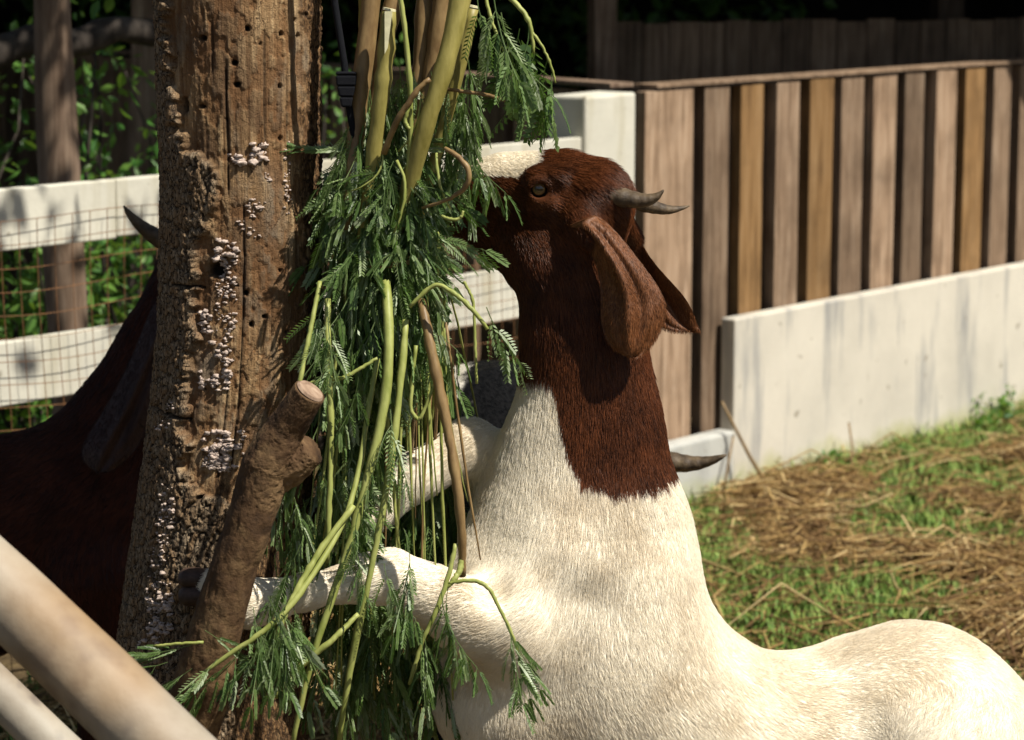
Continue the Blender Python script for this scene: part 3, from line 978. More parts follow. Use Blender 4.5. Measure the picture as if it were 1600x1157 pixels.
# ------------------------------------------------------------------ animal bodies: blended limbs on a grid, one skin
class Body:
    def __init__(s, Y, h):
        s.Y, s.h, s.pr, s.sub, s.fl = Y, h, [], [], 0.022
    def P(s, px, py, dY=0.0):
        return np.array(tuple(at(px, py, s.Y + dY)))
    def cone(s, a, b, sy=1.0, k=0.022, flow=True):
        """a, b: (px, py, dY, r_px); hair lies from a to b"""
        A, B = s.P(*a[:3]), s.P(*b[:3])
        s.pr.append((A, B, rpx(a[3], s.Y + a[2]), rpx(b[3], s.Y + b[2]), sy, k, flow))
    def chain(s, pts, sy=1.0, k=0.022):
        for a, b in zip(pts[:-1], pts[1:]): s.cone(a, b, sy, k)
    def wcone(s, A, B, ra, rb, sy=1.0, k=0.022):
        s.pr.append((np.array(A, float), np.array(B, float), ra, rb, sy, k, True))
    def dist(s, p, pr):
        A, B, ra, rb, sy, k, fl = pr
        ab = B - A
        L2 = max(float(ab @ ab), 1e-9)
        t = np.clip(((p - A) @ ab) / L2, 0, 1)
        v = p - (A + t[..., None] * ab)
        d = np.sqrt(v[..., 0] ** 2 + v[..., 2] ** 2 + (v[..., 1] / sy) ** 2) - (ra + (rb - ra) * t)
        return d * min(1.0, 0.5 + 0.5 * sy)
    def field(s, p):
        f = np.full(p.shape[:-1], 1.0)
        for pr in s.pr:
            d = s.dist(p, pr)
            k = pr[5]
            h = np.maximum(k - np.abs(f - d), 0) / k
            f = np.minimum(f, d) - h * h * k * 0.25
        for A, r in s.sub:
            d = r - np.linalg.norm(p - A, axis=-1)
            k = 0.006
            h = np.maximum(k - np.abs(f - d), 0) / k
            f = np.maximum(f, d) + h * h * k * 0.25
        return f
    def surf(s, px, py):
        """first hit of the skin seen straight from the front"""
        ys = np.linspace(s.Y - 0.5, s.Y + 0.4, 1200)
        pts = np.array([tuple(at(px, py, y)) for y in ys])
        f = s.field(pts)
        i = int(np.argmax(f < 0))
        return Vector(pts[i])
    def mesh(s):
        h = s.h
        lo = np.min([np.minimum(p[0] - p[2], p[1] - p[3]) for p in s.pr], 0) - 4 * h - 0.02
        hi = np.max([np.maximum(p[0] + p[2], p[1] + p[3]) for p in s.pr], 0) + 4 * h + 0.02
        n = np.ceil((hi - lo) / h).astype(int)
        f = np.full(n, 1.0, np.float32)
        ax = [lo[i] + h * np.arange(n[i]) for i in range(3)]
        for pr in s.pr:
            A, B, ra, rb, sy, k, fl = pr
            R = max(ra, rb)
            m = np.array([R, R * max(1, sy), R]) + k + 3 * h
            a = np.clip(((np.minimum(A, B) - m - lo) / h).astype(int), 0, n)
            b = np.clip(((np.maximum(A, B) + m - lo) / h).astype(int) + 1, 0, n)
            X, Y, Z = np.meshgrid(ax[0][a[0]:b[0]], ax[1][a[1]:b[1]], ax[2][a[2]:b[2]], indexing='ij', sparse=True)
            ab = B - A
            L2 = max(float(ab @ ab), 1e-9)
            t = np.clip(((X - A[0]) * ab[0] + (Y - A[1]) * ab[1] + (Z - A[2]) * ab[2]) / L2, 0, 1)
            d = np.sqrt((X - A[0] - t * ab[0]) ** 2 + ((Y - A[1] - t * ab[1]) / sy) ** 2 + (Z - A[2] - t * ab[2]) ** 2) - (ra + (rb - ra) * t)
            d = d * min(1.0, 0.5 + 0.5 * sy)
            g = f[a[0]:b[0], a[1]:b[1], a[2]:b[2]]
            hh = np.maximum(k - np.abs(g - d), 0) / k
            f[a[0]:b[0], a[1]:b[1], a[2]:b[2]] = np.minimum(g, d) - hh * hh * k * 0.25
        for A, r in s.sub:
            m = r + 0.02
            a = np.clip(((A - m - lo) / h).astype(int), 0, n)
            b = np.clip(((A + m - lo) / h).astype(int) + 1, 0, n)
            X, Y, Z = np.meshgrid(ax[0][a[0]:b[0]], ax[1][a[1]:b[1]], ax[2][a[2]:b[2]], indexing='ij', sparse=True)
            d = r - np.sqrt((X - A[0]) ** 2 + (Y - A[1]) ** 2 + (Z - A[2]) ** 2)
            g = f[a[0]:b[0], a[1]:b[1], a[2]:b[2]]
            k = 0.006
            hh = np.maximum(k - np.abs(g - d), 0) / k
            f[a[0]:b[0], a[1]:b[1], a[2]:b[2]] = np.maximum(g, d) + hh * hh * k * 0.25
        # surface nets
        sgn = f < 0
        cnt = np.zeros(tuple(n - 1), np.int8)
        sl = (slice(None, -1), slice(1, None))
        offs = [(i, j, k) for i in (0, 1) for j in (0, 1) for k in (0, 1)]
        for i, j, k in offs: cnt += sgn[sl[i], sl[j], sl[k]]
        act = (cnt > 0) & (cnt < 8)
        I = np.argwhere(act)
        idx = np.full(act.shape, -1, np.int32)
        idx[act] = np.arange(len(I))
        cv = {o: f[I[:, 0] + o[0], I[:, 1] + o[1], I[:, 2] + o[2]] for o in offs}
        acc = np.zeros((len(I), 3)); num = np.zeros(len(I))
        for o in offs:
            for axn in range(3):
                if o[axn]: continue
                q = list(o); q[axn] = 1; q = tuple(q)
                va, vb = cv[o], cv[q]
                x = (va < 0) != (vb < 0)
                t = np.where(x, va / np.where(x, va - vb, 1), 0)
                for c in range(3):
                    acc[:, c] += np.where(x, o[c] + (t if c == axn else 0), 0)
                num += x
        V = lo + h * (I + acc / num[:, None])
        Fs = []
        for axn in range(3):
            a1, a2 = [(1, 2), (2, 0), (0, 1)][axn]
            s0 = [slice(1, -1)] * 3; s1 = [slice(1, -1)] * 3
            s0[axn] = slice(0, -1); s1[axn] = slice(1, None)
            s0, s1 = tuple(s0), tuple(s1)
            ch = sgn[s0] != sgn[s1]
            Q = np.argwhere(ch)
            ins = sgn[s0][ch]
            Q1 = Q.copy(); Q1[:, a1] += 1; Q1[:, a2] += 1      # grid index of the edge start
            def cell(d1, d2):
                c = Q1.copy(); c[:, a1] += d1; c[:, a2] += d2
                return idx[c[:, 0], c[:, 1], c[:, 2]]
            q = np.stack([cell(-1, -1), cell(0, -1), cell(0, 0), cell(-1, 0)], 1)
            q[~ins] = q[~ins][:, ::-1]
            Fs.append(q)
        Fs = np.concatenate(Fs)
        Fs = Fs[(Fs >= 0).all(1)]
        return V, Fs
    def flow(s, V):
        W = np.zeros(len(V)); D = np.zeros((len(V), 3))
        for pr in s.pr:
            if not pr[6]: continue
            ab = pr[1] - pr[0]
            L = np.linalg.norm(ab)
            if L < 1e-4: continue
            w = np.exp(-np.clip(s.dist(V, pr), -0.05, 1) / s.fl)
            D += w[:, None] * (ab / L)
            W += w
        return D / np.maximum(W, 1e-9)[:, None]

def vnormals(V, Fq):
    N = np.zeros_like(V)
    fn = np.cross(V[Fq[:, 2]] - V[Fq[:, 0]], V[Fq[:, 3]] - V[Fq[:, 1]])
    for k in range(4): 
        for c in range(3):
            N[:, c] += np.bincount(Fq[:, k], fn[:, c], len(V))
    return N / np.maximum(np.linalg.norm(N, axis=1, keepdims=True), 1e-12)

def mat_fur():
    m = NT('coat_hair')
    a = m.attr('hcol')
    m.l(a.outputs['Color'], m.b.inputs['Base Color'])
    m.b.inputs['Roughness'].default_value = 0.38
    m.b.inputs['Specular IOR Level'].default_value = 0.36
    tr = m.n('ShaderNodeBsdfTranslucent')
    m.l(a.outputs['Color'], tr.inputs['Color'])
    ms = m.n('ShaderNodeMixShader')
    ms.inputs[0].default_value = 0.35
    m.l(m.b.outputs[0], ms.inputs[1]); m.l(tr.outputs[0], ms.inputs[2]); m.l(ms.outputs[0], m.out.inputs[0])
    return m.m
def mat_skin():
    m = NT('coat_base')
    a = m.attr('hcol')
    n = m.noise(m.coord('Object', (1, 1, 1)), 260, 3, 0.6)
    m.bump(n, 0.12, 0.001)
    return m.col(a.outputs['Color'], 0.8, 0.1)
M['fur'] = mat_fur()
M['skin'] = mat_skin()

def grow(name, V, Fq, D, parent, count, lenf, colf, seed, rad=0.00032, lift=0.28, keep=None, clumpf=0.7):
    r = np.random.default_rng(seed)
    N = vnormals(V, Fq)
    area = 0.5 * np.linalg.norm(np.cross(V[Fq[:, 2]] - V[Fq[:, 0]], V[Fq[:, 3]] - V[Fq[:, 1]]), axis=1)
    fc = V[Fq].mean(1)
    w = area * (keep(fc) if keep is not None else 1)
    cs = np.cumsum(w); cs /= cs[-1]
    fi = np.searchsorted(cs, r.uniform(size=count))
    q = Fq[fi]
    a, b = r.uniform(size=(2, count, 1))
    def bil(A): return (A[q[:, 0]] * (1 - a) + A[q[:, 1]] * a) * (1 - b) + (A[q[:, 3]] * (1 - a) + A[q[:, 2]] * a) * b
    p, n, d = bil(V), bil(N), bil(D)
    n /= np.linalg.norm(n, axis=1, keepdims=True)
    clump = np.stack([fbm(p * 55 + c * 31.7, 2, seed + c) - 0.5 for c in range(3)], 1)
    d = d + np.array([0, 0, -0.25]) + clump * clumpf + r.normal(size=(count, 3)) * 0.12
    d = d - n * (d * n).sum(1, keepdims=True)
    d /= np.maximum(np.linalg.norm(d, axis=1, keepdims=True), 1e-6)
    L = (lenf(p) * r.uniform(0.65, 1.25, count))[:, None]
    lf = (lift(p)[:, None] if callable(lift) else lift) * r.uniform(0.4, 1.5, (count, 1)) * (0.8 + 0.8 * np.abs(clump[:, :1]))
    T = np.array([0.0, 0.34, 0.68, 1.0])
    pts = np.stack([p - n * 0.0002 + L * (d * t + n * lf * (t - 0.45 * t * t) + np.array([0, 0, -0.05]) * t * t) for t in T], 1)
    cu = bpy.data.hair_curves.new(name)
    cu.add_curves([4] * count)
    cu.position_data.foreach_set('vector', pts.astype(np.float32).ravel())
    ra = cu.attributes.new('radius', 'FLOAT', 'POINT')
    rr_ = np.tile(np.array([1.0, 0.9, 0.65, 0.15], np.float32) * rad, count)
    ra.data.foreach_set('value', rr_)
    ca = cu.attributes.new('hcol', 'FLOAT_COLOR', 'CURVE')
    c = colf(p, r)
    c = c * (1 + np.where(c.mean(1, keepdims=True) > .3, 0.05, 0.42) * r.normal(size=(count, 1)).clip(-2, 2))
    ca.data.foreach_set('color', np.concatenate([c.clip(0.002, 0.95), np.ones((count, 1))], 1).astype(np.float32).ravel())
    cu.materials.append(M['fur'])
    o = bpy.data.objects.new(name, cu)
    COL.objects.link(o)
    o.parent = parent
    o.location = -parent.location
    return o

def mat_horn():
    m = NT('horn')
    v = m.coord('Object')
    n = m.noise(v, 60, 5, 0.6)
    c = m.ramp(n, [(0.3, (0.035, 0.024, 0.014)), (0.55, (0.085, 0.058, 0.032)), (0.75, (0.15, 0.11, 0.062))])
    m.bump(m.noise(v, 130, 4, 0.6), 0.5, 0.003)
    return m.col(c, 0.6, 0.35)
M['horn'] = mat_horn()
def horn(Y, ctrl, parent, seed=1, rings=True):
    P = np.array([tuple(at(a, b, Y + c)) for a, b, c, d in ctrl])
    R = np.array([rpx(d, Y) for a, b, c, d in ctrl])
    t0 = np.linspace(0, 1, len(P)); t = np.linspace(0, 1, 70)
    C = np.stack([smooth1(np.interp(t, t0, P[:, k]), 6) for k in range(3)], 1)
    C[0], C[-1] = P[0], P[-1]
    rr_ = np.interp(t, t0, R)
    rr_ = rr_ * (1 + 0.05 * np.sin(t * 70) * (1 - t) + 0.03 * (fbm(np.stack([t * 30, 0 * t, 0 * t], 1), 2, seed) - .5))
    mb = MB()
    mb.tube([Vector(c) for c in C], list(rr_), 18, True, 0.78)
    return mb.build('horn', M['horn'], parent, True)

def mat_ear():
    m = NT('ear_hide')
    v = m.coord('Object')
    a = m.attr('hcol')
    n = m.noise(m.coord('Object', (140, 140, 45)), 4, 4, 0.6)
    c = m.mix(m.ramp(n, [(0.35, 0.0), (0.75, 0.6)]), a.outputs['Color'], (0.035, 0.012, 0.006))
    m.bump(n, 0.5, 0.002)
    return m.col(c, 0.5, 0.35)
M['ear'] = mat_ear()
def ear(Y, rows, parent, dY0, dY1, bulge, col, seed=0, thick=0.004, fold=0.008):
    """rows: (xl, yl, xr, yr) down the ear; the sheet bulges towards -Y and carries soft folds"""
    rows = np.array(rows, float)
    nv_, nu_ = 44, 26
    t0 = np.linspace(0, 1, len(rows)); t = np.linspace(0, 1, nv_)
    E_ = np.stack([smooth1(np.interp(t, t0, rows[:, k]), 3) for k in range(4)], 1)
    E_[0], E_[-1] = rows[0], rows[-1]
    top, bot = [], []
    for i in range(nv_):
        for j in range(nu_):
            u = j / (nu_ - 1)
            px = E_[i, 0] * (1 - u) + E_[i, 2] * u
            py = E_[i, 1] * (1 - u) + E_[i, 3] * u
            y = dY0 + (dY1 - dY0) * t[i] - bulge * math.sin(math.pi * u) * math.sin(math.pi * min(1, 0.15 + t[i] * 0.85)) \
                - fold * (math.exp(-((u - 0.42) / 0.10) ** 2) - 0.8 * math.exp(-((u - 0.60) / 0.09) ** 2)) * math.sin(math.pi * t[i]) \
                + 0.006 * (float(vnoise(np.array([u * 5, t[i] * 6, seed]), 3)) - 0.5)
            p = np.array(tuple(at(px, py, Y + y)))
            edge_ = min(1.0, min(u, 1 - u) * 9, (1 - t[i]) * 12 + 0.05)
            top.append(p + np.array([0, -thick * 0.5 * edge_, 0]))
            bot.append(p + np.array([0, thick * 0.5 * edge_ + 0.0004, 0]))
    V = np.array(top + bot)
    n0 = nv_ * nu_
    Fs = []
    for i in range(nv_ - 1):
        for j in range(nu_ - 1):
            a = i * nu_ + j
            Fs.append((a, a + nu_, a + nu_ + 1, a + 1))
            Fs.append((n0 + a, n0 + a + 1, n0 + a + nu_ + 1, n0 + a + nu_))
    ring = [(i, 0) for i in range(nv_)] + [(nv_ - 1, j) for j in range(1, nu_)] + [(i, nu_ - 1) for i in range(nv_ - 2, -1, -1)] + [(0, j) for j in range(nu_ - 2, 0, -1)]
    ids = [i * nu_ + j for i, j in ring]
    for k in range(len(ids)):
        a, b = ids[k], ids[(k + 1) % len(ids)]
        Fs.append((a, n0 + a, n0 + b, b)[::-1])
    nz = fbm(V * 40, 3, seed)
    c = np.array(col)[None] * (0.7 + 0.6 * nz[:, None])
    tt = np.tile(np.repeat(t, nu_), 2)
    c = c * (1 - 0.35 * np.clip((tt - 0.86) / 0.1, 0, 1))[:, None]
    Fs = np.array(Fs)
    o = link('ear', mesh_np('ear', V, Fs, True, {'hcol': c}), M['ear'], parent)
    D = np.tile(np.array([[0.05, 0, -1.0]]), (len(V), 1))
    grow('ear_hair', V, Fs, D, o.parent, 11000, lambda p: np.full(len(p), 0.006), lambda p, r: np.tile(np.array(col)[None] * 1.15, (len(p), 1)) * (0.6 + 0.8 * fbm(p * 40, 3, seed))[:, None], seed + 5, 0.00022, 0.35).parent = o
    for ch in o.children: ch.location = (0, 0, 0)
    return o

def hoof(p, d, up, parent, size=0.045):
    """cloven hoof: two claws; p top centre, d pointing to the toes"""
    d = Vector(d).normalized(); up = Vector(up)
    up = (up - d * up.dot(d)).normalized()
    sd = d.cross(up)
    mb = MB()
    for s in (-1, 1):
        pts, rd = [], []
        for i in range(7):
            t = i / 6
            pts.append(Vector(p) + d * size * 1.15 * t + sd * s * size * (0.24 + 0.06 * t) - up * size * 0.10 * t)
            rd.append(size * (0.34 + 0.10 * math.sin(math.pi * min(1, t * 0.8))) * (1 if t < 0.85 else 0.72))
        mb.tube(pts, rd, 12, True, 0.8)
    return mb.build('hoof', M['hoof'], parent, True)

def eye(c, r, parent, axis=(0, -1, 0)):
    m = M.get('eye')
    if m is None:
        n = NT('goat_eye')
        v = n.coord('Object', (1 / r, 1 / r, 1 / r))
        sx = n.n('ShaderNodeSeparateXYZ'); n.l(v, sx.inputs[0])
        xx = n.math('MULTIPLY', sx.outputs[0], sx.outputs[0]); z2 = n.math('MULTIPLY', sx.outputs[2], sx.outputs[2])
        rr2 = n.math('SQRT', n.math('ADD', xx, z2))
        pu = n.math('MAXIMUM', n.math('MULTIPLY', n.math('ABSOLUTE', sx.outputs[0]), 0.42), n.math('ABSOLUTE', sx.outputs[2]))
        c1 = n.ramp(rr2, [(0.30, (0.11, 0.062, 0.022)), (0.62, (0.17, 0.10, 0.04)), (0.70, (0.02, 0.012, 0.008))])
        c2 = n.mix(n.ramp(pu, [(0.15, 1.0), (0.20, 0.0)]), c1, (0.006, 0.005, 0.004))
        m = M['eye'] = n.col(c2, 0.06, 0.7)
    V, Fs = [], []
    nu_, nv_ = 24, 14
    for i in range(nv_ + 1):
        for j in range(nu_):
            a, b = math.pi * i / nv_, 2 * math.pi * j / nu_
            V.append((r * math.sin(a) * math.cos(b), r * math.cos(a), r * math.sin(a) * math.sin(b)))
    for i in range(nv_):
        for j in range(nu_):
            Fs.append((i * nu_ + j, i * nu_ + (j + 1) % nu_, (i + 1) * nu_ + (j + 1) % nu_, (i + 1) * nu_ + j))
    o = link('eye', mesh_np('eye', V, Fs, True), m, parent)
    o.location = Vector(c) - parent.location
    return o

# ------------------------------------------------------------------ main goat, front feet up on the trunk
GY = 3.60
g = Body(GY, 0.0042)
# head (hair runs from the nose back)
g.cone((712, 312, .062, 40), (700, 330, .065, 36), .85, .02, False)
g.cone((735, 298, .055, 46), (880, 300, .010, 54), .80, .02)
g.cone((790, 288, .036, 46), (850, 290, .018, 50), .70, .02, False)
g.cone((880, 312, .006, 66), (915, 322, -.002, 74), .86, .02)
g.cone((718, 338, .058, 22), (818, 396, .020, 46), .72, .018)
g.cone((835, 372, .014, 54), (862, 400, .006, 58), .95, .018)
g.cone((832, 276, -.032, 14), (862, 276, -.040, 13), 1.0, .02)       # brow
g.cone((828, 316, -.030, 10), (862, 318, -.040, 12), 1.0, .014)      # cheek bone
g.cone((925, 300, -.028, 26), (940, 306, -.034, 22), 1.0, .014)
g.cone((945, 300, .034, 24), (960, 306, .040, 20), 1.0, .014)
g.cone((905, 346, -.050, 24), (925, 368, -.072, 22), 1.0, .02)       # ear root
g.cone((965, 345, .050, 22), (985, 372, .080, 18), 1.0, .02)
# neck
g.chain([(892, 420, .002, 84), (912, 540, 0, 92), (918, 640, 0, 106), (908, 720, 0, 130), (906, 850, 0, 178)], .78, .03)
g.cone((906, 850, 0, 178), (918, 985, 0, 203), .80, .03)
# trunk of the body
g.cone((930, 1060, .0, 188), (1180, 1220, .07, 178), .88, .04)
g.cone((1180, 1220, .07, 178), (1436, 1126, .12, 163), .92, .05)
g.cone((1436, 1140, .12, 150), (1500, 1150, .12, 118), .95, .03)
g.cone((870, 890, -.080, 88), (805, 985, -.11, 84), .9, .03)         # near shoulder
g.cone((880, 880, .085, 92), (830, 900, .11, 84), .9, .035)
g.cone((800, 930, -.04, 110), (820, 1080, -.03, 150), .85, .03)       # breast
# near foreleg
g.cone((800, 975, -.12, 80), (735, 962, -.14, 62), .85, .022)
g.cone((735, 960, -.14, 60), (618, 904, -.165, 42), .9, .016)
g.cone((608, 900, -.167, 43), (582, 904, -.170, 42), .95, .010)
g.chain([(576, 908, -.170, 35), (540, 912, -.176, 28), (480, 924, -.186, 27), (425, 938, -.190, 31), (392, 942, -.192, 37), (352, 922, -.200, 27), (332, 915, -.204, 26)], .9, .012)
# far foreleg
g.cone((850, 860, .10, 70), (795, 785, .09, 58), .8, .02)
g.cone((795, 785, .09, 54), (744, 700, .045, 43), .85, .018)
g.cone((744, 697, .045, 44), (733, 696, .04, 43), .9, .012)
g.chain([(737, 697, .04, 42), (655, 742, .015, 36), (590, 790, -.005, 34), (560, 806, -.015, 37), (530, 812, -.025, 30)], .9, .014)
# hind legs, down to the ground
for side, dY in ((-1, .03), (1, .22)):
    hp = g.P(1440, 1160, dY)
    X = hp[0]
    Yh = hp[1]
    pts = [(X + .02, Yh, hp[2] - .03, .13), (X - .05, Yh + .0, .47, .085), (X + .075, Yh + .01, .27, .034), (X + .055, Yh + .01, .105, .023), (X + .035, Yh + .01, .055, .026)]
    for i_, (a, b) in enumerate(zip(pts[:-1], pts[1:])):
        g.wcone(a[:3], b[:3], a[3], b[3], .9, .08 if i_ == 0 else .03)
# tail
tb = g.P(1590, 1090, .12)
g.wcone(tb, tb + np.array([.05, 0, -.03]), .022, .018, 1, .02)
g.wcone(tb + np.array([.05, 0, -.03]), tb + np.array([.065, 0, -.12]), .018, .010, 1, .015)
# nostrils and mouth corner
for dy in (.032, .095):
    g.sub.append((g.P(684, 318, dy), 0.007))
for k in range(9):
    t = k / 8
    for sg in (-1, 1):
        q = g.P(690 + 62 * t, 342 + 16 * t, .066 - .012 * t + sg * (.024 + .012 * t))
        g.sub.append((q, 0.0035))
for hx, hy, hr_, dp in ((938, 935, .060, .009), (770, 905, .035, .010)):
    q = g.surf(hx, hy)
    g.sub.append((np.array(tuple(q)) + np.array([0, -(hr_ - dp), 0]), hr_))
ep = g.surf(842, 295)
EYE_R = rpx(14.5, GY)
g.sub.append((np.array(tuple(ep)) + np.array([0, .002, 0]), EYE_R * 1.02))
for k in range(14):                                                      # eyelids
    a0, a1 = 2 * math.pi * k / 14, 2 * math.pi * (k + 1) / 14
    q = lambda a: np.array(tuple(ep)) + np.array([EYE_R * 0.92 * math.cos(a), -.0020 - .003 * (math.sin(a) > 0.2), EYE_R * 1.04 * math.sin(a) - 0.0005])
    g.pr.append((q(a0), q(a1), .0040 + .0026 * max(0, math.sin(a0)), .0040 + .0026 * max(0, math.sin(a1)), 1.0, .006, False))
GV, GF = g.mesh()
def relax(V, Fq, it, wgt):
    E2 = np.concatenate([Fq[:, [0, 1]], Fq[:, [1, 2]], Fq[:, [2, 3]], Fq[:, [3, 0]]])
    deg = np.maximum(np.bincount(E2[:, 0], minlength=len(V)), 1)[:, None]
    for k in range(it):
        for lam in (0.55, -0.56):
            S = np.stack([np.bincount(E2[:, 0], V[E2[:, 1], c], len(V)) for c in range(3)], 1) / deg
            V = V + lam * wgt[:, None] * (S - V)
    return V
def plain(V, Fq, it, wgt):
    E2 = np.concatenate([Fq[:, [0, 1]], Fq[:, [1, 2]], Fq[:, [2, 3]], Fq[:, [3, 0]]])
    deg = np.maximum(np.bincount(E2[:, 0], minlength=len(V)), 1)[:, None]
    for k in range(it):
        S = np.stack([np.bincount(E2[:, 0], V[E2[:, 1], c], len(V)) for c in range(3)], 1) / deg
        V = V + 0.6 * wgt[:, None] * (S - V)
    return V
groot = empty('goat', (0.35, GY + .1, 0))
tag(groot, 'brown-headed white goat reared up with front feet on the trunk, eating leaves', 'goat')
def pseudo(p):
    """goat-plane coordinates (flat side view of the animal, depth ignored)"""
    x = 800 + p[:, 0] / (GY / (cP - 0.0)) * FPX * 0.990
    t = (CAMZ - p[:, 2]) / GY                       # = (s + dz c)/(c - dz s)
    dz = (t * cP - sP) / (cP + t * sP)
    return x, 578.5 + dz * FPX
def goat_col(p, r=None):
    x, y = pseudo(p)
    n = (fbm(p * 38, 3, 61) - 0.5) * 22 + (fbm(p * 160, 2, 62) - 0.5) * 14
    yb = np.interp(x, [700, 830, 852, 866, 874, 884, 905, 950, 1000, 1060, 1200], [585, 588, 588, 604, 650, 690, 728, 754, 752, 738, 735])
    br = (y + n < yb)
    bl = (y + n * 0.5 < np.interp(x, [600, 806, 822, 840, 850], [277, 275, 262, 250, 150])) 
    leg = (p[:, 1] < GY - .02) & (y > 820)
    br = br & ~bl & ~leg
    br = br & ~((x < 800) & (y > 500))
    red = fbm(p * 30, 3, 63)[:, None]
    brown = np.array([0.125, 0.040, 0.0135]) * (0.40 + 1.2 * red)
    white = np.array([0.90, 0.835, 0.70]) * (0.90 + 0.16 * fbm(p * 14, 3, 64)[:, None])
    tan = np.clip((fbm(p * np.array([12, 12, 16]), 4, 65) - 0.47) / 0.25, 0, 1)[:, None] * 0.38
    white = white * (1 - tan) + np.array([0.52, 0.40, 0.23]) * tan
    return np.where(br[:, None], brown, white)
_x, _y = pseudo(GV)
GV = plain(GV, GF, 60, np.clip((_y - 430) / 60, 0, 1) * np.clip((_x - 700) / 60, 0, 1))
_n = vnormals(GV, GF)
GV = GV + _n * ((fbm(GV * np.array([8, 8, 5]), 2, 66) - .5) * 0.018 * np.clip((_y - 560) / 120, 0, 1) * np.clip((_x - 700) / 60, 0, 1))[:, None]
link('body', mesh_np('body', GV, GF, True, {'hcol': goat_col(GV) * np.where(goat_col(GV)[:, :1] < .25, .5, 1.0)}), M['skin'], groot)
GD = g.flow(GV)
def glen(p):
    x, y = pseudo(p)
    head = (y < 430) & (x < 960)
    legs = (x < 700) & (y > 600)
    L = np.where(head, 0.010, 0.0125)
    L = np.where(legs, 0.010, L)
    L = np.where(head & (x < 800), 0.008, L)
    L = np.where((y < 285) & (x > 862), 0.019, L)
    L = np.where((y > 430) & (y < 800) & (x > 780), 0.016, L)
    de = np.hypot(x - 842, (y - 295))
    return np.where(de < 30, 0.0035, L)
def glift(p):
    x, y = pseudo(p)
    l = np.where((y < 520) & (x > 690), 0.32, 0.24)
    return np.where((y < 300) & (x > 850), 0.45, l)
def gkeep(fc):
    x, y = pseudo(fc)
    k = np.where(y > 1230, 0.35, 1.0)
    k = np.where((y < 480), 1.7, k)
    de = np.hypot(x - 842, (y - 295))
    return np.where(de < 15, 0.0, k)
grow('coat', GV, GF, GD, groot, 480000, glen, goat_col, 71, 0.00027, glift, gkeep, 0.40)
eye(ep + Vector((0, .0055, 0)), EYE_R * 1.0, groot)
ep2 = Vector((ep.x + .03, GY + .085, ep.z))
horn(GY, [(915, 303, -.022, 23), (935, 303, -.030, 22), (965, 307, -.040, 20), (1000, 315, -.050, 15.5), (1022, 311, -.055, 10), (1034, 301, -.058, 4), (1037, 297, -.058, 1.5)], groot, 1)
horn(GY, [(945, 298, .030, 22), (975, 308, .045, 20), (1010, 321, .060, 16), (1042, 329, .070, 10), (1064, 326, .075, 5), (1077, 322, .078, 1.5)], groot, 2)
EARC = (0.17, 0.066, 0.023)
ear(GY, [(890, 352, 930, 336), (908, 368, 950, 348), (922, 392, 975, 376), (938, 430, 1017, 430), (939, 470, 1040, 466), (938, 500, 1043, 492), (945, 530, 1030, 524), (962, 549, 1012, 550), (982, 558, 996, 558)], groot, -.070, -.100, .022, EARC, 81)
ear(GY, [(955, 352, 990, 352), (965, 380, 1006, 388), (975, 410, 1024, 414), (985, 450, 1050, 442), (1000, 485, 1075, 470), (1022, 508, 1086, 498), (1050, 518, 1090, 510), (1078, 519, 1094, 517)], groot, .075, .105, -.015, EARC, 83)
hoof(at(336, 916, GY - .204), (-1, -.02, -.02), (0, -1, .3), groot, 0.042)
hoof(at(532, 812, GY - .025), (-1, -.15, .12), (0, -1, .3), groot, 0.042)
for dY in (.03, .22):
    hp = g.P(1440, 1160, dY)
    hoof((hp[0] + .035, hp[1] + .01, .062), (-.25, 0, -1), (-1, 0, 0), groot, 0.052)

# ------------------------------------------------------------------ brown goat in the shade behind the trunk
BY = 4.40
b = Body(BY, 0.008)
b.cone((440, 440, .0, 42), (330, 420, 0, 66), .8, .02)
b.cone((430, 478, .0, 26), (335, 460, 0, 50), .7, .02)
b.cone((300, 445, 0, 62), (262, 560, 0, 78), .8, .03)
b.cone((262, 560, 0, 78), (170, 760, 0, 135), .8, .03)
b.cone((150, 800, 0, 150), (-60, 860, .05, 168), .85, .04)
b.cone((-60, 860, .05, 168), (-330, 850, .1, 160), .9, .04)
b.cone((290, 450, -.06, 20), (262, 470, -.09, 22), 1, .02)
for X0, px, dY in ((0, 150, -.09), (0, 150, .09), (1, -350, 0.0), (1, -350, .2)):
    q = b.P(px, 900, dY)
    xx = q[0]
    ks = [(xx, q[1], q[2], .095), (xx + .02, q[1], .46, .06), (xx + (.0 if X0 == 0 else -.03), q[1], .30, .032), (xx + .0, q[1], .09, .023), (xx + .01, q[1], .055, .026)]
    for a, c in zip(ks[:-1], ks[1:]): b.wcone(a[:3], c[:3], a[3], c[3], .9, .03)
BV, BF = b.mesh()
broot = empty('goat', (-0.8, BY, 0))
tag(broot, 'dark brown goat with drooping ears, half hidden in shade behind the trunk', 'goat')
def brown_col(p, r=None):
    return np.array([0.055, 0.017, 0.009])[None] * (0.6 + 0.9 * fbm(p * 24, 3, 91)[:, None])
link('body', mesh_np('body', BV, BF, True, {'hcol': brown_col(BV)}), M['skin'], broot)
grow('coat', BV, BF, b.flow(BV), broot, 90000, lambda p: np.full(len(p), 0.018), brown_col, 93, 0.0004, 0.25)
horn(BY, [(310, 398, -.02, 26), (275, 386, -.03, 22), (245, 372, -.04, 18), (218, 352, -.05, 12), (202, 335, -.05, 7), (193, 322, -.05, 2)], broot, 5)
horn(BY, [(320, 398, .05, 26), (300, 386, .07, 22), (275, 376, .10, 18), (262, 360, .12, 12), (255, 345, .13, 7), (250, 335, .13, 2)], broot, 6)
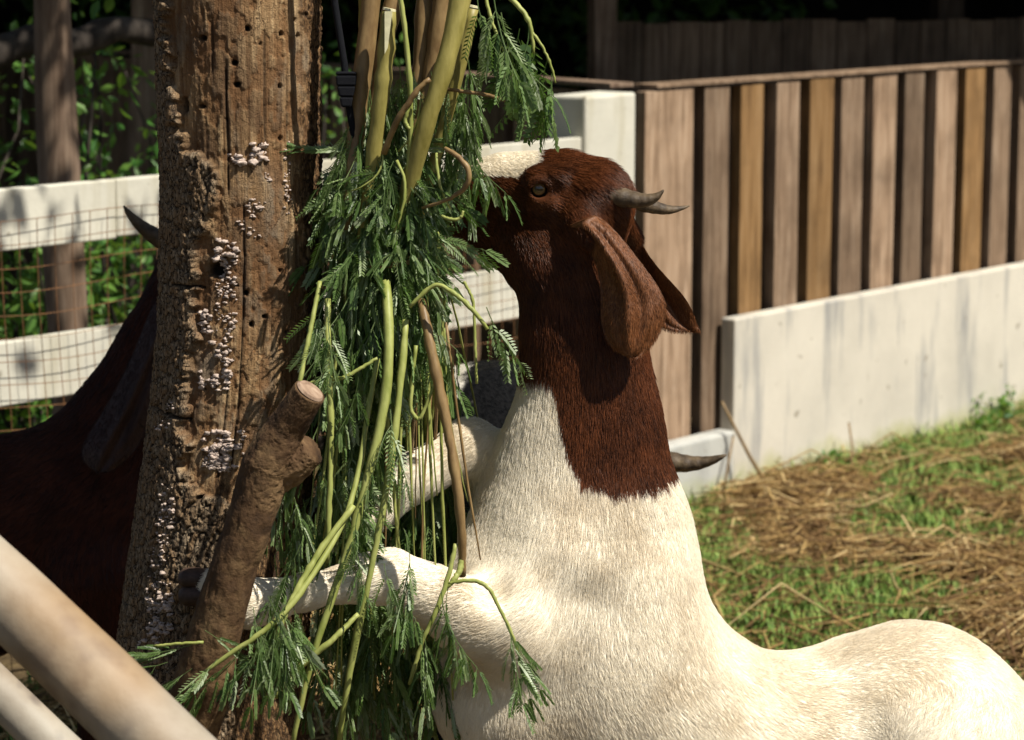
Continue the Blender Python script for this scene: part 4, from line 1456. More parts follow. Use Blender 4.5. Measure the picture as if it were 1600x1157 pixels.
ear(BY, [(250, 452, 300, 452), (232, 490, 285, 500), (205, 560, 262, 570), (172, 625, 240, 640), (140, 675, 222, 690), (124, 705, 205, 712), (134, 728, 180, 734), (150, 738, 162, 739)], broot, -.10, -.17, .02, (0.045, 0.020, 0.014), 95)
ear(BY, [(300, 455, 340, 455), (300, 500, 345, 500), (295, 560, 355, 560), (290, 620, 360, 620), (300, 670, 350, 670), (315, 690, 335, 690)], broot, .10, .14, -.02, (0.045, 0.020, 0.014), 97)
for px, dY in ((150, -.09), (150, .09), (-350, 0.0), (-350, .2)):
    q = b.P(px, 900, dY)
    hoof((q[0] + .01, q[1], .062), (.25, 0, -1), (1, 0, 0), broot, 0.052)

# ------------------------------------------------------------------ black and white goat behind the main goat
KY = 4.35
kk = Body(KY, 0.008)
kk.cone((905, 830, -.05, 36), (940, 748, -.02, 58), .85, .02)
kk.cone((940, 745, -.02, 56), (945, 720, .0, 58), .9, .02)
kk.cone((940, 750, .02, 62), (880, 800, .15, 100), .9, .03)
kk.cone((860, 820, .20, 150), (800, 740, .50, 165), .95, .04)
kk.cone((800, 740, .50, 165), (768, 730, .72, 168), 1, .03)
for px, dYy, zt in ((800, .1, 0), (930, .2, 0), (690, .70, 0), (840, .74, 0)):
    q = kk.P(px, 850, dYy)
    ks = [(q[0], q[1], q[2], .09), (q[0], q[1], .42, .055), (q[0], q[1], .28, .03), (q[0], q[1], .09, .022), (q[0], q[1] - .01, .055, .026)]
    for a, c in zip(ks[:-1], ks[1:]): kk.wcone(a[:3], c[:3], a[3], c[3], .95, .03)
KV, KF = kk.mesh()
kroot = empty('goat', (0.05, KY + .4, 0))
tag(kroot, 'black and white goat standing behind the reared goat, one horn showing', 'goat')
def black_col(p, r=None):
    n = fbm(p * 6 + 3, 3, 101)
    w = np.clip((n - 0.60) / 0.02, 0, 1)
    edge_ = np.clip((-(p[:, 0]) - 0.085 + 0.05 * (fbm(p * 30, 2, 102) - .5)) / 0.01, 0, 1) * (p[:, 2] > 0.86)
    w = np.maximum(w * (p[:, 2] < 0.7), edge_)[:, None]
    return np.array([0.006, 0.006, 0.0065])[None] * (1 - w) + np.array([0.7, 0.66, 0.56])[None] * w
link('body', mesh_np('body', KV, KF, True, {'hcol': black_col(KV)}), M['skin'], kroot)
grow('coat', KV, KF, kk.flow(KV), kroot, 70000, lambda p: np.full(len(p), 0.014), black_col, 103, 0.0004, 0.25)
horn(KY, [(975, 718, -.0, 24), (1010, 716, -.01, 24), (1045, 722, -.02, 21), (1080, 726, -.03, 16), (1110, 721, -.04, 10), (1128, 714, -.05, 5), (1135, 711, -.05, 1.5)], kroot, 7)
horn(KY, [(910, 718, -.0, 24), (880, 716, -.01, 23), (850, 718, -.02, 20), (820, 722, -.02, 15), (800, 718, -.03, 10), (785, 710, -.03, 3)], kroot, 8)
ear(KY, [(975, 745, 1000, 735), (985, 775, 1020, 765), (985, 820, 1030, 815), (990, 860, 1025, 855), (1000, 880, 1015, 880)], kroot, -.02, -.04, .01, (0.02, 0.018, 0.018), 105)
ear(KY, [(880, 745, 905, 735), (865, 775, 900, 765), (855, 820, 900, 815), (860, 860, 895, 855), (870, 880, 885, 880)], kroot, -.02, -.04, .01, (0.02, 0.018, 0.018), 107)
for px, dYy in ((800, .1), (930, .2), (690, .70), (840, .74)):
    q = kk.P(px, 850, dYy)
    hoof((q[0], q[1] - .01, .062), (0, -.25, -1), (0, -1, 0), kroot, 0.052)
# ------------------------------------------------------------------ hanging bundle of cut fodder branches
BC = at(610, 370, 3.46)
bun = empty('fodder_bundle', BC)
tag(bun, 'bundle of cut leafy green branches hung up beside the dead trunk', 'branches')
def mat_fodder():
    m = NT('fodder_leaf')
    a = m.attr('tint')
    oi = m.n('ShaderNodeObjectInfo')
    f = m.math('ADD', m.math('MULTIPLY', a.outputs['Fac'], 0.75), m.math('MULTIPLY', oi.outputs['Random'], 0.25))
    c = m.ramp(f, [(0.05, (0.052, 0.100, 0.028)), (0.36, (0.115, 0.190, 0.050)), (0.66, (0.215, 0.285, 0.115)), (0.95, (0.42, 0.48, 0.33))])
    m.col(c, 0.42, 0.45)
    tr = m.n('ShaderNodeBsdfTranslucent')
    m.l(m.mix(0.5, c, (0.16, 0.32, 0.03)), tr.inputs['Color'])
    ms = m.n('ShaderNodeMixShader')
    ms.inputs[0].default_value = 0.36
    m.l(m.b.outputs[0], ms.inputs[1]); m.l(tr.outputs[0], ms.inputs[2]); m.l(ms.outputs[0], m.out.inputs[0])
    return m.m
def mat_stem(name, c1, c2):
    m = NT(name)
    n = m.noise(m.coord('Object', (1, 1, .35)), 70, 4, 0.6)
    c = m.ramp(n, [(0.3, c1), (0.7, c2)])
    m.bump(n, 0.35, 0.002)
    return m.col(c, 0.5, 0.35)
M['fodder'] = mat_fodder()
M['stem_green'] = mat_stem('green_stem', (0.19, 0.22, 0.045), (0.34, 0.36, 0.11))
M['stem_olive'] = mat_stem('olive_stem', (0.17, 0.145, 0.030), (0.31, 0.265, 0.075))
M['stem_brown'] = mat_stem('brown_stem', (0.13, 0.075, 0.028), (0.27, 0.18, 0.075))
M['stem_cut'] = mat_plain('pale_cut_wood', (0.62, 0.58, 0.36), 0.7, 0.3, 60, 0.15)

def frond_np(seed, npair=5, nl=12, ll=0.0135, lw=0.0038, plen=0.062, L=0.105, droop=1.0, open_=0.52):
    r = np.random.default_rng(seed)
    V, Fs, T = [], [], []
    def quad(a, b_, c, d, t):
        i = len(V); V.extend([a, b_, c, d]); Fs.append((i, i + 1, i + 2, i + 3)); T.extend([t] * 4)
    def rib(pts, w, t):
        for p, q in zip(pts[:-1], pts[1:]):
            x = np.array([w, 0, 0]); y = np.array([0, w, 0])
            quad(p - x, p + x, q + x, q - x, t); quad(p - y, p + y, q + y, q - y, t)
    bend = r.normal(size=2) * 0.25
    ax = [np.array([bend[0] * L * t * t, bend[1] * L * t * t, -L * t]) for t in np.linspace(0, 1, 7)]
    rib(ax, 0.0007, 0.55)
    def axp(t):
        k = min(5, int(t * 6)); return ax[k] + (ax[k + 1] - ax[k]) * (t * 6 - k)
    wilt = r.uniform(0.2, open_)
    spread = r.uniform(0.6, 1.4) if open_ < 0.9 else 1.6
    side = np.array([math.cos(r.uniform(0, 6.3)), math.sin(r.uniform(0, 6.3)), 0]); side /= np.linalg.norm(side)
    for k in range(npair):
        t = 0.22 + 0.78 * k / max(1, npair - 1)
        p0 = axp(min(t, 0.999))
        for sg in (-1, 1):
            d = side * sg * r.uniform(0.12, 0.55) * spread + np.array([0, 0, -0.85]) + r.normal(size=3) * 0.16
            d /= np.linalg.norm(d)
            pl = plen * r.uniform(0.75, 1.15) * (1 - 0.25 * t)
            pts = []
            for i in range(6):
                u = i / 5
                dd = d + np.array([0, 0, -droop * u * 0.7])
                dd /= np.linalg.norm(dd)
                pts.append(p0 + dd * pl * u)
            rib(pts, 0.0004, 0.6)
            e = np.cross(d, r.normal(size=3)); e /= np.linalg.norm(e)
            fold = r.uniform(0.15, 0.9)
            tint0 = r.beta(0.8, 1.1)
            for i in range(nl):
                u = 0.08 + 0.92 * (i + 0.5) / nl
                kk_ = min(4, int(u * 5)); q = pts[kk_] + (pts[kk_ + 1] - pts[kk_]) * (u * 5 - kk_)
                tdir = pts[kk_ + 1] - pts[kk_]; tdir = tdir / np.linalg.norm(tdir)
                nrm = np.cross(tdir, e)
                sz = ll * (1 - 0.35 * abs(u - 0.45) * 2) * r.uniform(0.85, 1.15)
                for s2 in (-1, 1):
                    ld = tdir * (1.15 - wilt) + e * s2 * wilt + nrm * fold * 0.5 * r.uniform(0.6, 1.4)
                    ld /= np.linalg.norm(ld)
                    wd = np.cross(ld, nrm + e * s2 * fold); wd /= max(np.linalg.norm(wd), 1e-6)
                    w = lw * r.uniform(0.8, 1.15)
                    quad(q, q + ld * sz * 0.45 + wd * w * 0.5, q + ld * sz, q + ld * sz * 0.5 - wd * w * 0.5, float(np.clip(tint0 + r.normal() * 0.12, 0, 1)))
    return np.array(V), np.array(Fs), np.array(T)
FR = [frond_np(200 + k, int(rng.integers(4, 7)), int(rng.integers(8, 12))) for k in range(12)]
FRM = [mesh_np('frond', v, f, False, {'tint': t}) for v, f, t in FR]
for me in FRM: me.materials.append(M['fodder'])
BIG = [frond_np(300 + k, 2, 7, 0.022, 0.0085, 0.085, 0.06, 1.6, 1.0) for k in range(4)]
BIGM = [mesh_np('leaf_spray', v, f, False, {'tint': t * 0.5}) for v, f, t in BIG]
for me in BIGM: me.materials.append(M['fodder'])
from mathutils import Euler, Matrix
placed = []                                                       # (position, euler, scale, variant)
def put(px, py, Y, tilt=0.35, sc=1.0, dirx=None):
    e = Euler((rng.normal() * tilt, rng.normal() * tilt + (dirx or 0.0), rng.uniform(0, 6.28)))
    placed.append((at(px, py, Y), e, sc * rng.uniform(0.75, 1.25), int(rng.integers(0, 12))))
def zone(x0, x1, y0, y1, n, Y0, Y1, tilt, sc=1.0, mask=None):
    k = 0
    while k < n:
        px, py = rng.uniform(x0, x1), rng.uniform(y0, y1)
        if mask is not None and not mask(px, py): continue
        put(px, py, rng.uniform(Y0, Y1), tilt, sc)
        k += 1
def env(px, py):
    """outline of the leafy mass"""
    l = np.interp(py, [60, 120, 200, 280, 350, 450, 600, 800, 950], [585, 572, 565, 562, 556, 548, 528, 515, 470])
    r_ = np.interp(py, [60, 120, 200, 260, 350, 450, 600, 700, 950], [715, 705, 680, 660, 655, 665, 690, 690, 680])
    return l < px < r_
zone(548, 598, 130, 290, 75, 3.44, 3.50, 0.13, 0.85)
zone(575, 700, 70, 240, 36, 3.46, 3.56, 0.18, 0.8)
zone(695, 732, 50, 230, 20, 3.46, 3.54, 0.12, 0.8)
zone(518, 715, 215, 380, 230, 3.41, 3.58, 0.45, 0.72, env)
zone(515, 715, 330, 455, 210, 3.42, 3.60, 0.18, 0.9, env)
zone(515, 580, 480, 700, 60, 3.47, 3.60, 0.16, 0.95, env)
zone(570, 700, 440, 500, 36, 3.44, 3.58, 0.16, 0.9, env)
zone(525, 690, 440, 500, 14, 3.40, 3.45, 0.14, 0.9, env)
zone(545, 715, 540, 860, 120, 3.63, 3.76, 0.18, 0.95)
zone(510, 560, 700, 880, 26, 3.50, 3.60, 0.18, 0.95)
zone(490, 680, 880, 1040, 60, 3.50, 3.66, 0.20, 0.95)
zone(420, 495, 740, 830, 10, 3.36, 3.40, 0.22, 0.65)
zone(395, 460, 930, 1000, 12, 3.22, 3.27, 0.28, 0.75)
zone(495, 560, 700, 780, 6, 3.33, 3.38, 0.22, 0.7)

def stem(ctrl, mat, n=8, m=22, name='stem', wob_=0.002):
    P = np.array([tuple(at(a, b_, c)) for a, b_, c, d in ctrl]); R = np.array([rpx(d, c) for a, b_, c, d in ctrl])
    t0 = np.linspace(0, 1, len(P)); t = np.linspace(0, 1, m)
    C = np.stack([np.interp(t, t0, P[:, k]) for k in range(3)], 1)
    sm = np.stack([smooth1(C[:, k], 3) for k in range(3)], 1)
    C[1:-1] = sm[1:-1]
    C[1:-1] += rng.normal(size=(m - 2, 3)) * 0.0003
    rr_ = np.interp(t, t0, R) * (1 + 0.05 * rng.normal(size=m))
    for kn in rng.integers(2, m - 2, 3): rr_[kn] *= 1.16
    mb = MB(); mb.tube([Vector(c) for c in C], list(rr_), n)
    return mb.build(name, M[mat], bun, True)
# thick cut butts at the top
stem([(600, -420, 3.47, 15), (588, -60, 3.47, 15), (566, 120, 3.46, 15), (552, 250, 3.45, 13), (545, 360, 3.44, 12)], 'stem_brown', 12)
stem([(622, -40, 3.50, 12), (600, 80, 3.50, 13), (580, 240, 3.48, 13), (570, 360, 3.46, 11)], 'stem_brown', 12)
stem([(608, 18, 3.42, 11), (603, 90, 3.42, 12), (592, 180, 3.42, 12), (578, 280, 3.43, 11), (565, 380, 3.44, 9)], 'stem_olive', 12)
stem([(742, -200, 3.44, 16), (728, -20, 3.42, 15.5), (700, 90, 3.40, 15), (672, 180, 3.40, 13.5), (660, 210, 3.40, 15), (640, 290, 3.42, 13), (615, 380, 3.44, 11)], 'stem_olive', 14)
stem([(738, 14, 3.45, 9), (722, 90, 3.45, 10), (704, 160, 3.45, 10), (680, 250, 3.46, 9), (650, 360, 3.46, 8)], 'stem_olive', 12)
stem([(672, -120, 3.52, 13), (660, 60, 3.51, 13), (648, 200, 3.50, 12), (628, 380, 3.48, 10)], 'stem_brown', 12)
stem([(700, -160, 3.50, 14), (690, 40, 3.50, 14), (664, 170, 3.49, 13), (640, 250, 3.48, 12), (606, 390, 3.46, 10)], 'stem_brown', 12)
stem([(560, -100, 3.52, 10), (575, 60, 3.52, 10), (566, 230, 3.5, 9), (560, 380, 3.47, 8)], 'stem_olive', 10)
for (x, y, Y, r_) in ((608, 17, 3.42, 10.5), (738.5, 12, 3.45, 8.5)):
    c = at(x, y, Y)
    mb = MB(); mb.tube([c, c + Vector((0.0006, 0, 0.003))], [rpx(r_, Y), rpx(r_ * .95, Y)], 12)
    mb.build('cut_end', M['stem_cut'], bun)
mb = MB()                                                         # slanting pale cut face on the split butt
mb.hexa([at(601, 18, 3.408), at(613, 18, 3.408), at(606, 75, 3.408), at(601, 85, 3.408), at(601, 18, 3.402), at(613, 18, 3.402), at(606, 75, 3.402), at(601, 85, 3.402)])
mb.build('cut_end', M['stem_cut'], bun)
# thin stems
stem([(623, -20, 3.40, 4), (632, 40, 3.40, 4), (640, 110, 3.40, 4), (644, 190, 3.40, 4), (637, 280, 3.41, 4), (630, 340, 3.42, 3)], 'stem_green')
stem([(672, 124, 3.38, 4), (655, 135, 3.38, 4), (640, 160, 3.38, 4.5), (618, 190, 3.39, 5), (600, 240, 3.41, 5)], 'stem_brown')
stem([(640, 160, 3.385, 3), (632, 190, 3.385, 3), (640, 202, 3.385, 3)], 'stem_green')
stem([(695, 232, 3.38, 3.5), (716, 242, 3.37, 4), (734, 262, 3.36, 4.5), (736, 284, 3.36, 4), (722, 303, 3.37, 3.5), (690, 316, 3.38, 3), (660, 325, 3.40, 2.5)], 'stem_brown')
stem([(690, 338, 3.37, 2.5), (705, 344, 3.36, 2.5), (720, 342, 3.36, 2.5), (724, 330, 3.36, 2)], 'stem_green')
stem([(700, 140, 3.42, 3), (745, 146, 3.41, 3), (780, 152, 3.40, 2.5), (815, 175, 3.40, 2)], 'stem_brown')
stem([(755, -20, 3.42, 3), (770, 40, 3.41, 2.5), (792, 92, 3.40, 2)], 'stem_green')
stem([(785, -12, 3.42, 4), (808, 5, 3.41, 4), (826, 30, 3.40, 3.5), (831, 50, 3.40, 3), (834, 85, 3.40, 2)], 'stem_green')
# long hanging shoots in front
longs = [
 ([(603, 440, 3.40, 7), (607, 490, 3.37, 8), (610, 560, 3.35, 8), (604, 620, 3.34, 8), (590, 690, 3.33, 7.5), (568, 770, 3.32, 7), (548, 850, 3.31, 6.5), (520, 930, 3.30, 6), (492, 1010, 3.29, 5.5), (470, 1090, 3.29, 5), (455, 1180, 3.3, 4)], 'stem_green'),
 ([(634, 500, 3.38, 5), (628, 580, 3.36, 5.5), (616, 690, 3.34, 6), (600, 790, 3.33, 5.5), (580, 890, 3.32, 5), (560, 980, 3.32, 6), (540, 1080, 3.32, 5), (530, 1160, 3.33, 4)], 'stem_green'),
 ([(658, 470, 3.40, 7), (668, 520, 3.37, 8), (682, 585, 3.36, 8.5), (698, 660, 3.35, 8), (710, 730, 3.34, 8), (720, 800, 3.335, 7.5), (722, 850, 3.34, 7), (722, 900, 3.35, 6)], 'stem_brown'),
 ([(512, 468, 3.40, 5), (512, 540, 3.37, 5), (516, 620, 3.35, 5), (518, 700, 3.34, 4.5), (514, 790, 3.33, 4.5), (511, 880, 3.33, 4)], 'stem_green'),
 ([(590, 560, 3.38, 4), (572, 660, 3.36, 4), (556, 780, 3.32, 4.5), (520, 850, 3.28, 4.5), (470, 930, 3.24, 5), (420, 985, 3.22, 5), (360, 1020, 3.22, 4), (318, 1052, 3.22, 3)], 'stem_green'),
 ([(500, 440, 3.38, 3.5), (484, 520, 3.35, 4), (470, 590, 3.33, 3.5), (462, 640, 3.32, 3)], 'stem_green'),
 ([(480, 600, 3.36, 3), (540, 590, 3.35, 3), (590, 560, 3.36, 2.5)], 'stem_green'),
 ([(552, 790, 3.30, 5), (500, 860, 3.27, 5), (456, 935, 3.24, 5), (430, 1000, 3.23, 4)], 'stem_green'),
 ([(560, 960, 3.30, 4), (520, 1000, 3.28, 5), (470, 1040, 3.28, 5), (430, 1090, 3.28, 4)], 'stem_green'),
 ([(712, 850, 3.34, 3.5), (700, 905, 3.33, 4), (680, 960, 3.32, 4), (660, 1000, 3.32, 3.5), (640, 1070, 3.32, 3)], 'stem_green'),
 ([(722, 850, 3.35, 5), (720, 890, 3.34, 5), (706, 910, 3.33, 4), (692, 925, 3.33, 3)], 'stem_green'),
 ([(700, 912, 3.33, 3), (730, 906, 3.325, 3.5), (760, 912, 3.32, 3.5), (778, 945, 3.315, 3), (800, 990, 3.31, 2.5), (810, 1020, 3.31, 2)], 'stem_green'),
 ([(650, 540, 3.37, 3), (640, 640, 3.36, 3), (655, 660, 3.36, 3), (680, 600, 3.36, 2.5)], 'stem_green'),
 ([(640, 480, 3.36, 3), (680, 440, 3.36, 3.5), (715, 462, 3.35, 4), (740, 485, 3.34, 4), (762, 515, 3.34, 3)], 'stem_green'),
 ([(725, 440, 3.37, 2.5), (740, 470, 3.37, 2.5), (745, 600, 3.36, 2)], 'stem_green')]
for c, m_ in longs: stem(c, m_, 8, 34)
for k in range(95):
    x0, x1 = rng.uniform(525, 700), 0
    y0, y1 = rng.uniform(360, 520), rng.uniform(680, 1120)
    x1 = 600 + (x0 - 600) * 1.15 + rng.normal() * 28
    Y0 = rng.uniform(3.42, 3.54)
    mid = (x0 + x1) / 2 + rng.normal() * 10
    w = rng.uniform(1.4, 3.4)
    back = 0.27 if (x0 > 545 and k % 6) else 0.0
    stem([(x0, y0, Y0, w), (mid, (y0 + y1) / 2, Y0 + back, w), (x1, y1, Y0 + back + 0.02, w * .6)], 'stem_green' if rng.uniform() < .75 else 'stem_brown', 5, 14)
for k in range(4):
    x0, y0 = rng.uniform(560, 720), rng.uniform(60, 260)
    w = rng.uniform(1.4, 2.6)
    stem([(x0, y0, 3.41, w), (x0 + rng.normal() * 12, y0 + 50, 3.40, w), (x0 + rng.normal() * 22, y0 + rng.uniform(70, 130), 3.41, w * .7)], 'stem_green', 5, 10)
# leaves set on the long shoots
for (px, py, Y, dx) in ((512, 480, 3.36, 0), (508, 470, 3.36, .5), (560, 870, 3.30, 0), (600, 880, 3.31, 0), (640, 880, 3.31, .2), (690, 925, 3.31, 0), (700, 920, 3.31, .3), (660, 985, 3.31, 0), (662, 990, 3.31, -.3),
                        (790, 975, 3.30, -.4), (796, 985, 3.30, -.2), (800, 1000, 3.30, -.6), (455, 930, 3.22, .5), (440, 965, 3.21, .2), (420, 985, 3.21, .4), (408, 990, 3.20, .1), (380, 1010, 3.2, .5), (430, 985, 3.2, .1),
                        (560, 800, 3.29, .3), (470, 700, 3.33, .6), (340, 1030, 3.21, .7), (760, 480, 3.33, -.4), (500, 660, 3.34, .4), (560, 590, 3.33, .1), (610, 640, 3.33, 0), (590, 700, 3.31, .2), (470, 850, 3.3, .4), (640, 860, 3.31, 0)):
    placed.append((at(px, py, Y), Euler((rng.normal() * .15, dx, rng.uniform(-.4, .4))), rng.uniform(.6, .95), int(rng.integers(0, 12))))
# low sprig in front of the trunk foot
for (px, py, dx) in ((300, 1008, 1.3), (275, 1015, 1.4), (262, 1035, 1.2), (320, 985, -1.0), (300, 1045, .9)):
    placed.append((at(px, py, 3.24), Euler((.2, dx, rng.uniform(-.4, .4))), .7, int(rng.integers(0, 12))))
stem([(318, 1004, 3.24, 2.5), (280, 1006, 3.24, 2.5), (240, 1010, 3.25, 2)], 'stem_green')
placed.sort(key=lambda q: q[0].y)
def put_obj(me, name, q):
    o = bpy.data.objects.new(name, me)
    COL.objects.link(o)
    o.parent = bun
    o.location = q[0] - BC
    o.rotation_euler = q[1]
    o.scale = (q[2],) * 3
    return o
for q in placed[:290]: put_obj(FRM[q[3]], 'frond', q)
Vs, Fs, Ts, base = [], [], [], 0
for q in placed[290:]:
    v, f, t = FR[q[3]]
    Mx = np.array(q[1].to_matrix()) * q[2]
    Vs.append(v @ Mx.T + np.array(tuple(q[0]))); Fs.append(f + base); Ts.append(np.clip(t + rng.normal() * .12, 0, 1)); base += len(v)
o = link('inner_foliage', mesh_np('inner_foliage', np.concatenate(Vs), np.concatenate(Fs), False, {'tint': np.concatenate(Ts)}), M['fodder'], bun)
o['kind'] = 'stuff'
# hanging pinnae and broad-leaf spray at the upper right
for px, py, Y, dx, sc in ((745, -10, 3.40, -.05, 1.0), (770, -15, 3.40, -.10, 1.15), (783, 20, 3.39, -.08, 1.05)):
    q = (at(px, py, Y), Euler((rng.normal() * .1, dx, rng.uniform(-.3, .3))), sc)
    put_obj(FRM[int(rng.integers(0, 12))], 'frond', q)
for k, (px, py, dx, sc) in enumerate(((812, 45, .1, .95), (826, 40, -.1, 1.0), (834, 60, -.35, 1.0), (836, 85, -.25, 1.0), (855, 95, -.25, .95), (862, 115, -.05, .85))):
    put_obj(BIGM[k % 4], 'leaf_spray', (at(px, py, 3.40), Euler((rng.normal() * .2, dx, rng.uniform(0, 6.28))), sc))
stem([(831, 50, 3.40, 2.5), (848, 72, 3.40, 2), (862, 105, 3.40, 2), (868, 130, 3.40, 1.5)], 'stem_green')

# tie twine round the bundle
mb = MB()
for k in range(3):
    pts = []
    for i in range(33):
        a = 2 * math.pi * i / 32
        pts.append(at(606, 392 + k * 7, 3.46) + Vector((0.055 * math.cos(a), 0.05 * math.sin(a), 0.004 * math.sin(2 * a + k))))
    mb.tube(pts, [0.0022] * 33, 6, False)
o = mb.build('tie_cord', M['stem_brown'], None, True)
tag(o, 'thin cord wound round the hanging fodder bundle', 'cord')

# black strap from the beam, with its buckle
stp = empty('hanging_strap', at(535, 100, 3.44))
tag(stp, 'black woven strap with a flared buckle hanging beside the fodder branches', 'strap')
mb = MB()
A = at(521, -10, 3.44)
pts = [Vector((A.x - 0.03, 3.43, zr + 0.02)), A.lerp(Vector((A.x - 0.03, 3.43, zr)), .4), at(523, 5, 3.44), at(530, 50, 3.44), at(538, 100, 3.44), at(542, 145, 3.44), at(560, 260, 3.45), at(585, 388, 3.45)]
mb.tube(pts, [rpx(6.0, 3.44)] * len(pts), 10, True, 0.9)
mb.build('webbing', M['black_strap'], stp, True)
mb = MB()
def bk(y, w, Y): return [at(541 - w, y, Y - .012), at(541 + w, y, Y - .012), at(541 + w, y, Y + .012), at(541 - w, y, Y + .012)]
prev = None
for y, w in ((112, 16), (118, 17), (135, 15), (152, 11), (168, 8)):
    cur = bk(y, w, 3.44)
    if prev: mb.hexa(cur + prev)
    prev = cur
add_bevel(mb.build('buckle', M['black_strap'], stp), 0.003)
# ------------------------------------------------------------------ straw, grass and twigs on the ground
def patch(x, y):
    """1 where grass grows, 0 where trodden straw lies"""
    p = np.stack([x * 1.25, y * 1.0, 0 * x], -1)
    n = fbm(p, 4, 131)
    o = (x - F0.x) * FN.x + (y - F0.y) * FN.y
    s_ = (x - F0.x) * FD.x + (y - F0.y) * FD.y
    n = n + 0.22 * np.clip(1 - np.abs(o) / 0.40, 0, 1)
    return np.clip((n - 0.54) / 0.05, 0, 1)
M['straw'] = NT('dry_straw').col((0.4, 0.3, 0.1))
def mat_blade(name, stops, rough=0.6, tr=0.0):
    m = NT(name)
    c = m.ramp(m.attr('tint').outputs['Fac'], stops)
    return m.col(c, rough, 0.25)
M['straw'] = mat_blade('dry_straw', [(0.0, (0.10, 0.052, 0.022)), (0.4, (0.25, 0.15, 0.055)), (0.8, (0.44, 0.295, 0.11)), (1.0, (0.62, 0.48, 0.24))])
M['grass'] = mat_blade('grass_blade', [(0.0, (0.06, 0.12, 0.02)), (0.5, (0.13, 0.23, 0.04)), (1.0, (0.28, 0.34, 0.08))])
r = np.random.default_rng(141)
def front_pts(n, keep):
    out = []
    tot = 0
    while tot < n:
        x = r.uniform(-2.6, 5.6, 40000); y = r.uniform(3.6, 11.5, 40000)
        o = (x - F0.x) * FN.x + (y - F0.y) * FN.y
        px = 800 + FPX * x / y
        ok = (o > 0.015) & (px < 2400) & (px > -400) & (r.uniform(size=40000) < keep(x, y))
        out.append(np.stack([x[ok], y[ok]], 1)); tot += ok.sum()
    return np.concatenate(out)[:n]
# straw: bent three-sided stalks
n = 30000
P = front_pts(n, lambda x, y: 0.12 + 0.88 * (1 - patch(x, y)))
L = r.uniform(0.06, 0.40, n) * r.uniform(0.6, 1.1, n)
R_ = r.uniform(0.0012, 0.0034, n)
az = r.normal(0.5, 1.1, n)
d = np.stack([np.cos(az), np.sin(az), 0 * az], 1)
e = np.stack([-np.sin(az), np.cos(az), 0 * az], 1)
pile = 0.03 * (1 - patch(P[:, 0], P[:, 1])) 
h0 = r.uniform(0.002, 0.02, n) + pile * r.uniform(0, 1, n)
bend = r.normal(size=n) * 0.30 * L
up = np.abs(r.normal(size=n)) * 0.10 * L
ctr = np.stack([P[:, 0], P[:, 1], h0], 1)
q0 = ctr - d * L[:, None] / 2
q2 = ctr + d * L[:, None] / 2 + np.array([0, 0, 1]) * (r.normal(size=n) * 0.08 * L)[:, None]
q1 = ctr + e * bend[:, None] + np.array([0, 0, 1]) * up[:, None]
q0[:, 2] = np.maximum(q0[:, 2], .002); q2[:, 2] = np.maximum(q2[:, 2], .002)
rings = []
for q in (q0, q1, q2):
    for k in range(3):
        a = 2 * math.pi * k / 3 + 0.5
        rings.append(q + e * (R_ * math.cos(a))[:, None] + np.array([0, 0, 1]) * (R_ * math.sin(a))[:, None])
V = np.stack(rings, 1).reshape(-1, 3)
b0 = np.arange(n)[:, None] * 9
Fs = np.concatenate([b0 + np.array([[i * 3 + k, i * 3 + (k + 1) % 3, i * 3 + 3 + (k + 1) % 3, i * 3 + 3 + k]]) for i in (0, 1) for k in range(3)])
tag(link('loose_straw', mesh_np('loose_straw', V, Fs, True, {'tint': np.repeat(r.uniform(0, 1, n), 9)}), M['straw']), 'loose dry straw strewn over the pen floor', 'straw', kind='stuff')
# grass
n = 60000
P = front_pts(n, lambda x, y: 0.05 + 0.95 * patch(x, y))
Hh = r.uniform(0.012, 0.045, n)
o_ = (P[:, 0] - F0.x) * FN.x + (P[:, 1] - F0.y) * FN.y
Hh = Hh * (1 + 1.6 * np.clip(1 - o_ / 0.12, 0, 1) * r.uniform(0, 1, n))
az = r.uniform(0, 6.283, n)
d = np.stack([np.cos(az), np.sin(az), 0 * az], 1)
ln = np.stack([np.cos(az + 1.3), np.sin(az + 1.3), 0 * az], 1) * (Hh * r.uniform(0.2, 1.0, n))[:, None]
w = (0.0028 * r.uniform(0.6, 1.4, n))[:, None]
B0 = np.stack([P[:, 0], P[:, 1], np.full(n, -0.002)], 1)
M1 = B0 + ln * 0.35 + np.array([0, 0, 1]) * (Hh * .6)[:, None]
T1 = B0 + ln + np.array([0, 0, 1]) * Hh[:, None]
V = np.stack([B0 - d * w, B0 + d * w, M1 + d * w * .8, M1 - d * w * .8, T1 + d * w * .15, T1 - d * w * .15], 1).reshape(-1, 3)
b0 = np.arange(n)[:, None] * 6
Fs = np.concatenate([b0 + np.array([[0, 1, 2, 3]]), b0 + np.array([[3, 2, 4, 5]])])
tag(link('grass', mesh_np('grass', V, Fs, False, {'tint': np.repeat(r.uniform(0, 1, n), 6)}), M['grass']), 'short green grass between the straw', 'grass', kind='stuff')

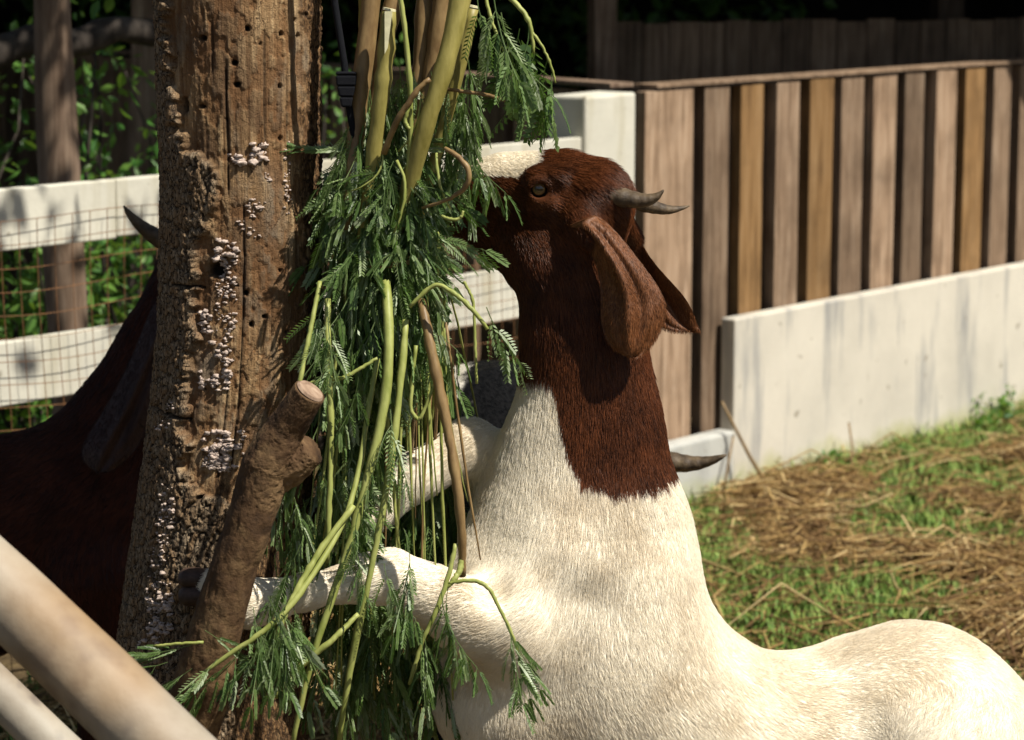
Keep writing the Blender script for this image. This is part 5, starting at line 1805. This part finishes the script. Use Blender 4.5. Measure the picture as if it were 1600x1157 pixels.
# twigs and weeds at the wall
def twig(pts, rad, label):
    mb = MB(); mb.tube(pts, rad, 7)
    tag(mb.build('twig', M['stem_brown'], None, True), label, 'twig', 'twigs by the white wall')
def wallp(px, py, o):
    s_ = s_at(px, o, py); p = fp(s_, o, 0)
    return at(px, py, p.y)
gp = wallp(1245, 800, 0.16); gp.z = 0.0
twig([wallp(1128, 628, 0.02), wallp(1150, 672, 0.04), wallp(1172, 715, 0.07), wallp(1200, 760, 0.11), gp], [.004, .005, .006, .006, .006], 'brown twig leaning on the end of the white concrete wall')
g2 = wallp(1128, 782, 0.05); g2.z = 0.0
twig([wallp(1146, 680, 0.03), wallp(1138, 725, 0.04), g2], [.003, .004, .004], 'thin upright twig before the low grey footing')
g3 = wallp(1330, 742, 0.12); g3.z = 0
twig([wallp(1326, 660, 0.05), wallp(1332, 700, 0.08), g3], [.003, .004, .005], 'short dry twig standing in the straw by the wall')
wr = np.random.default_rng(151)
def weed(px, py, o, n, hgt, label):
    s_ = s_at(px, o, py)
    p = fp(s_, o, 0)
    root = empty('weed', p)
    tag(root, label, 'weed', 'weeds at the wall foot')
    C = []
    for k in range(7):
        e = p + Vector((wr.normal() * .05, wr.normal() * .04, hgt * wr.uniform(.5, 1.1)))
        mb = MB(); mb.tube([p, p.lerp(e, .5) + Vector((0, 0, .01)), e], [.002, .0018, .001], 5)
        mb.build('stem', M['stem_green'], root, True)
        for j in range(n // 7): C.append(tuple(p.lerp(e, wr.uniform(.3, 1.05)) + Vector(tuple(wr.normal(size=3) * .018))))
    V, Fq, tint = leaves_np(np.array(C), 0.034, int(px), 0.55)
    o_ = link('leaves', mesh_np('leaves', V, Fq, False, {'tint': tint}), M['shrub_leaf'], root)
    o_['kind'] = 'stuff'
weed(1565, 640, 0.05, 90, 0.12, 'leafy weed at the foot of the white wall where the moss is thick')
weed(1545, 665, 0.10, 50, 0.07, 'smaller leafy weed just in front of the larger wall weed')
weed(1300, 735, 0.04, 40, 0.06, 'low weed beside the short dry twig at the wall')
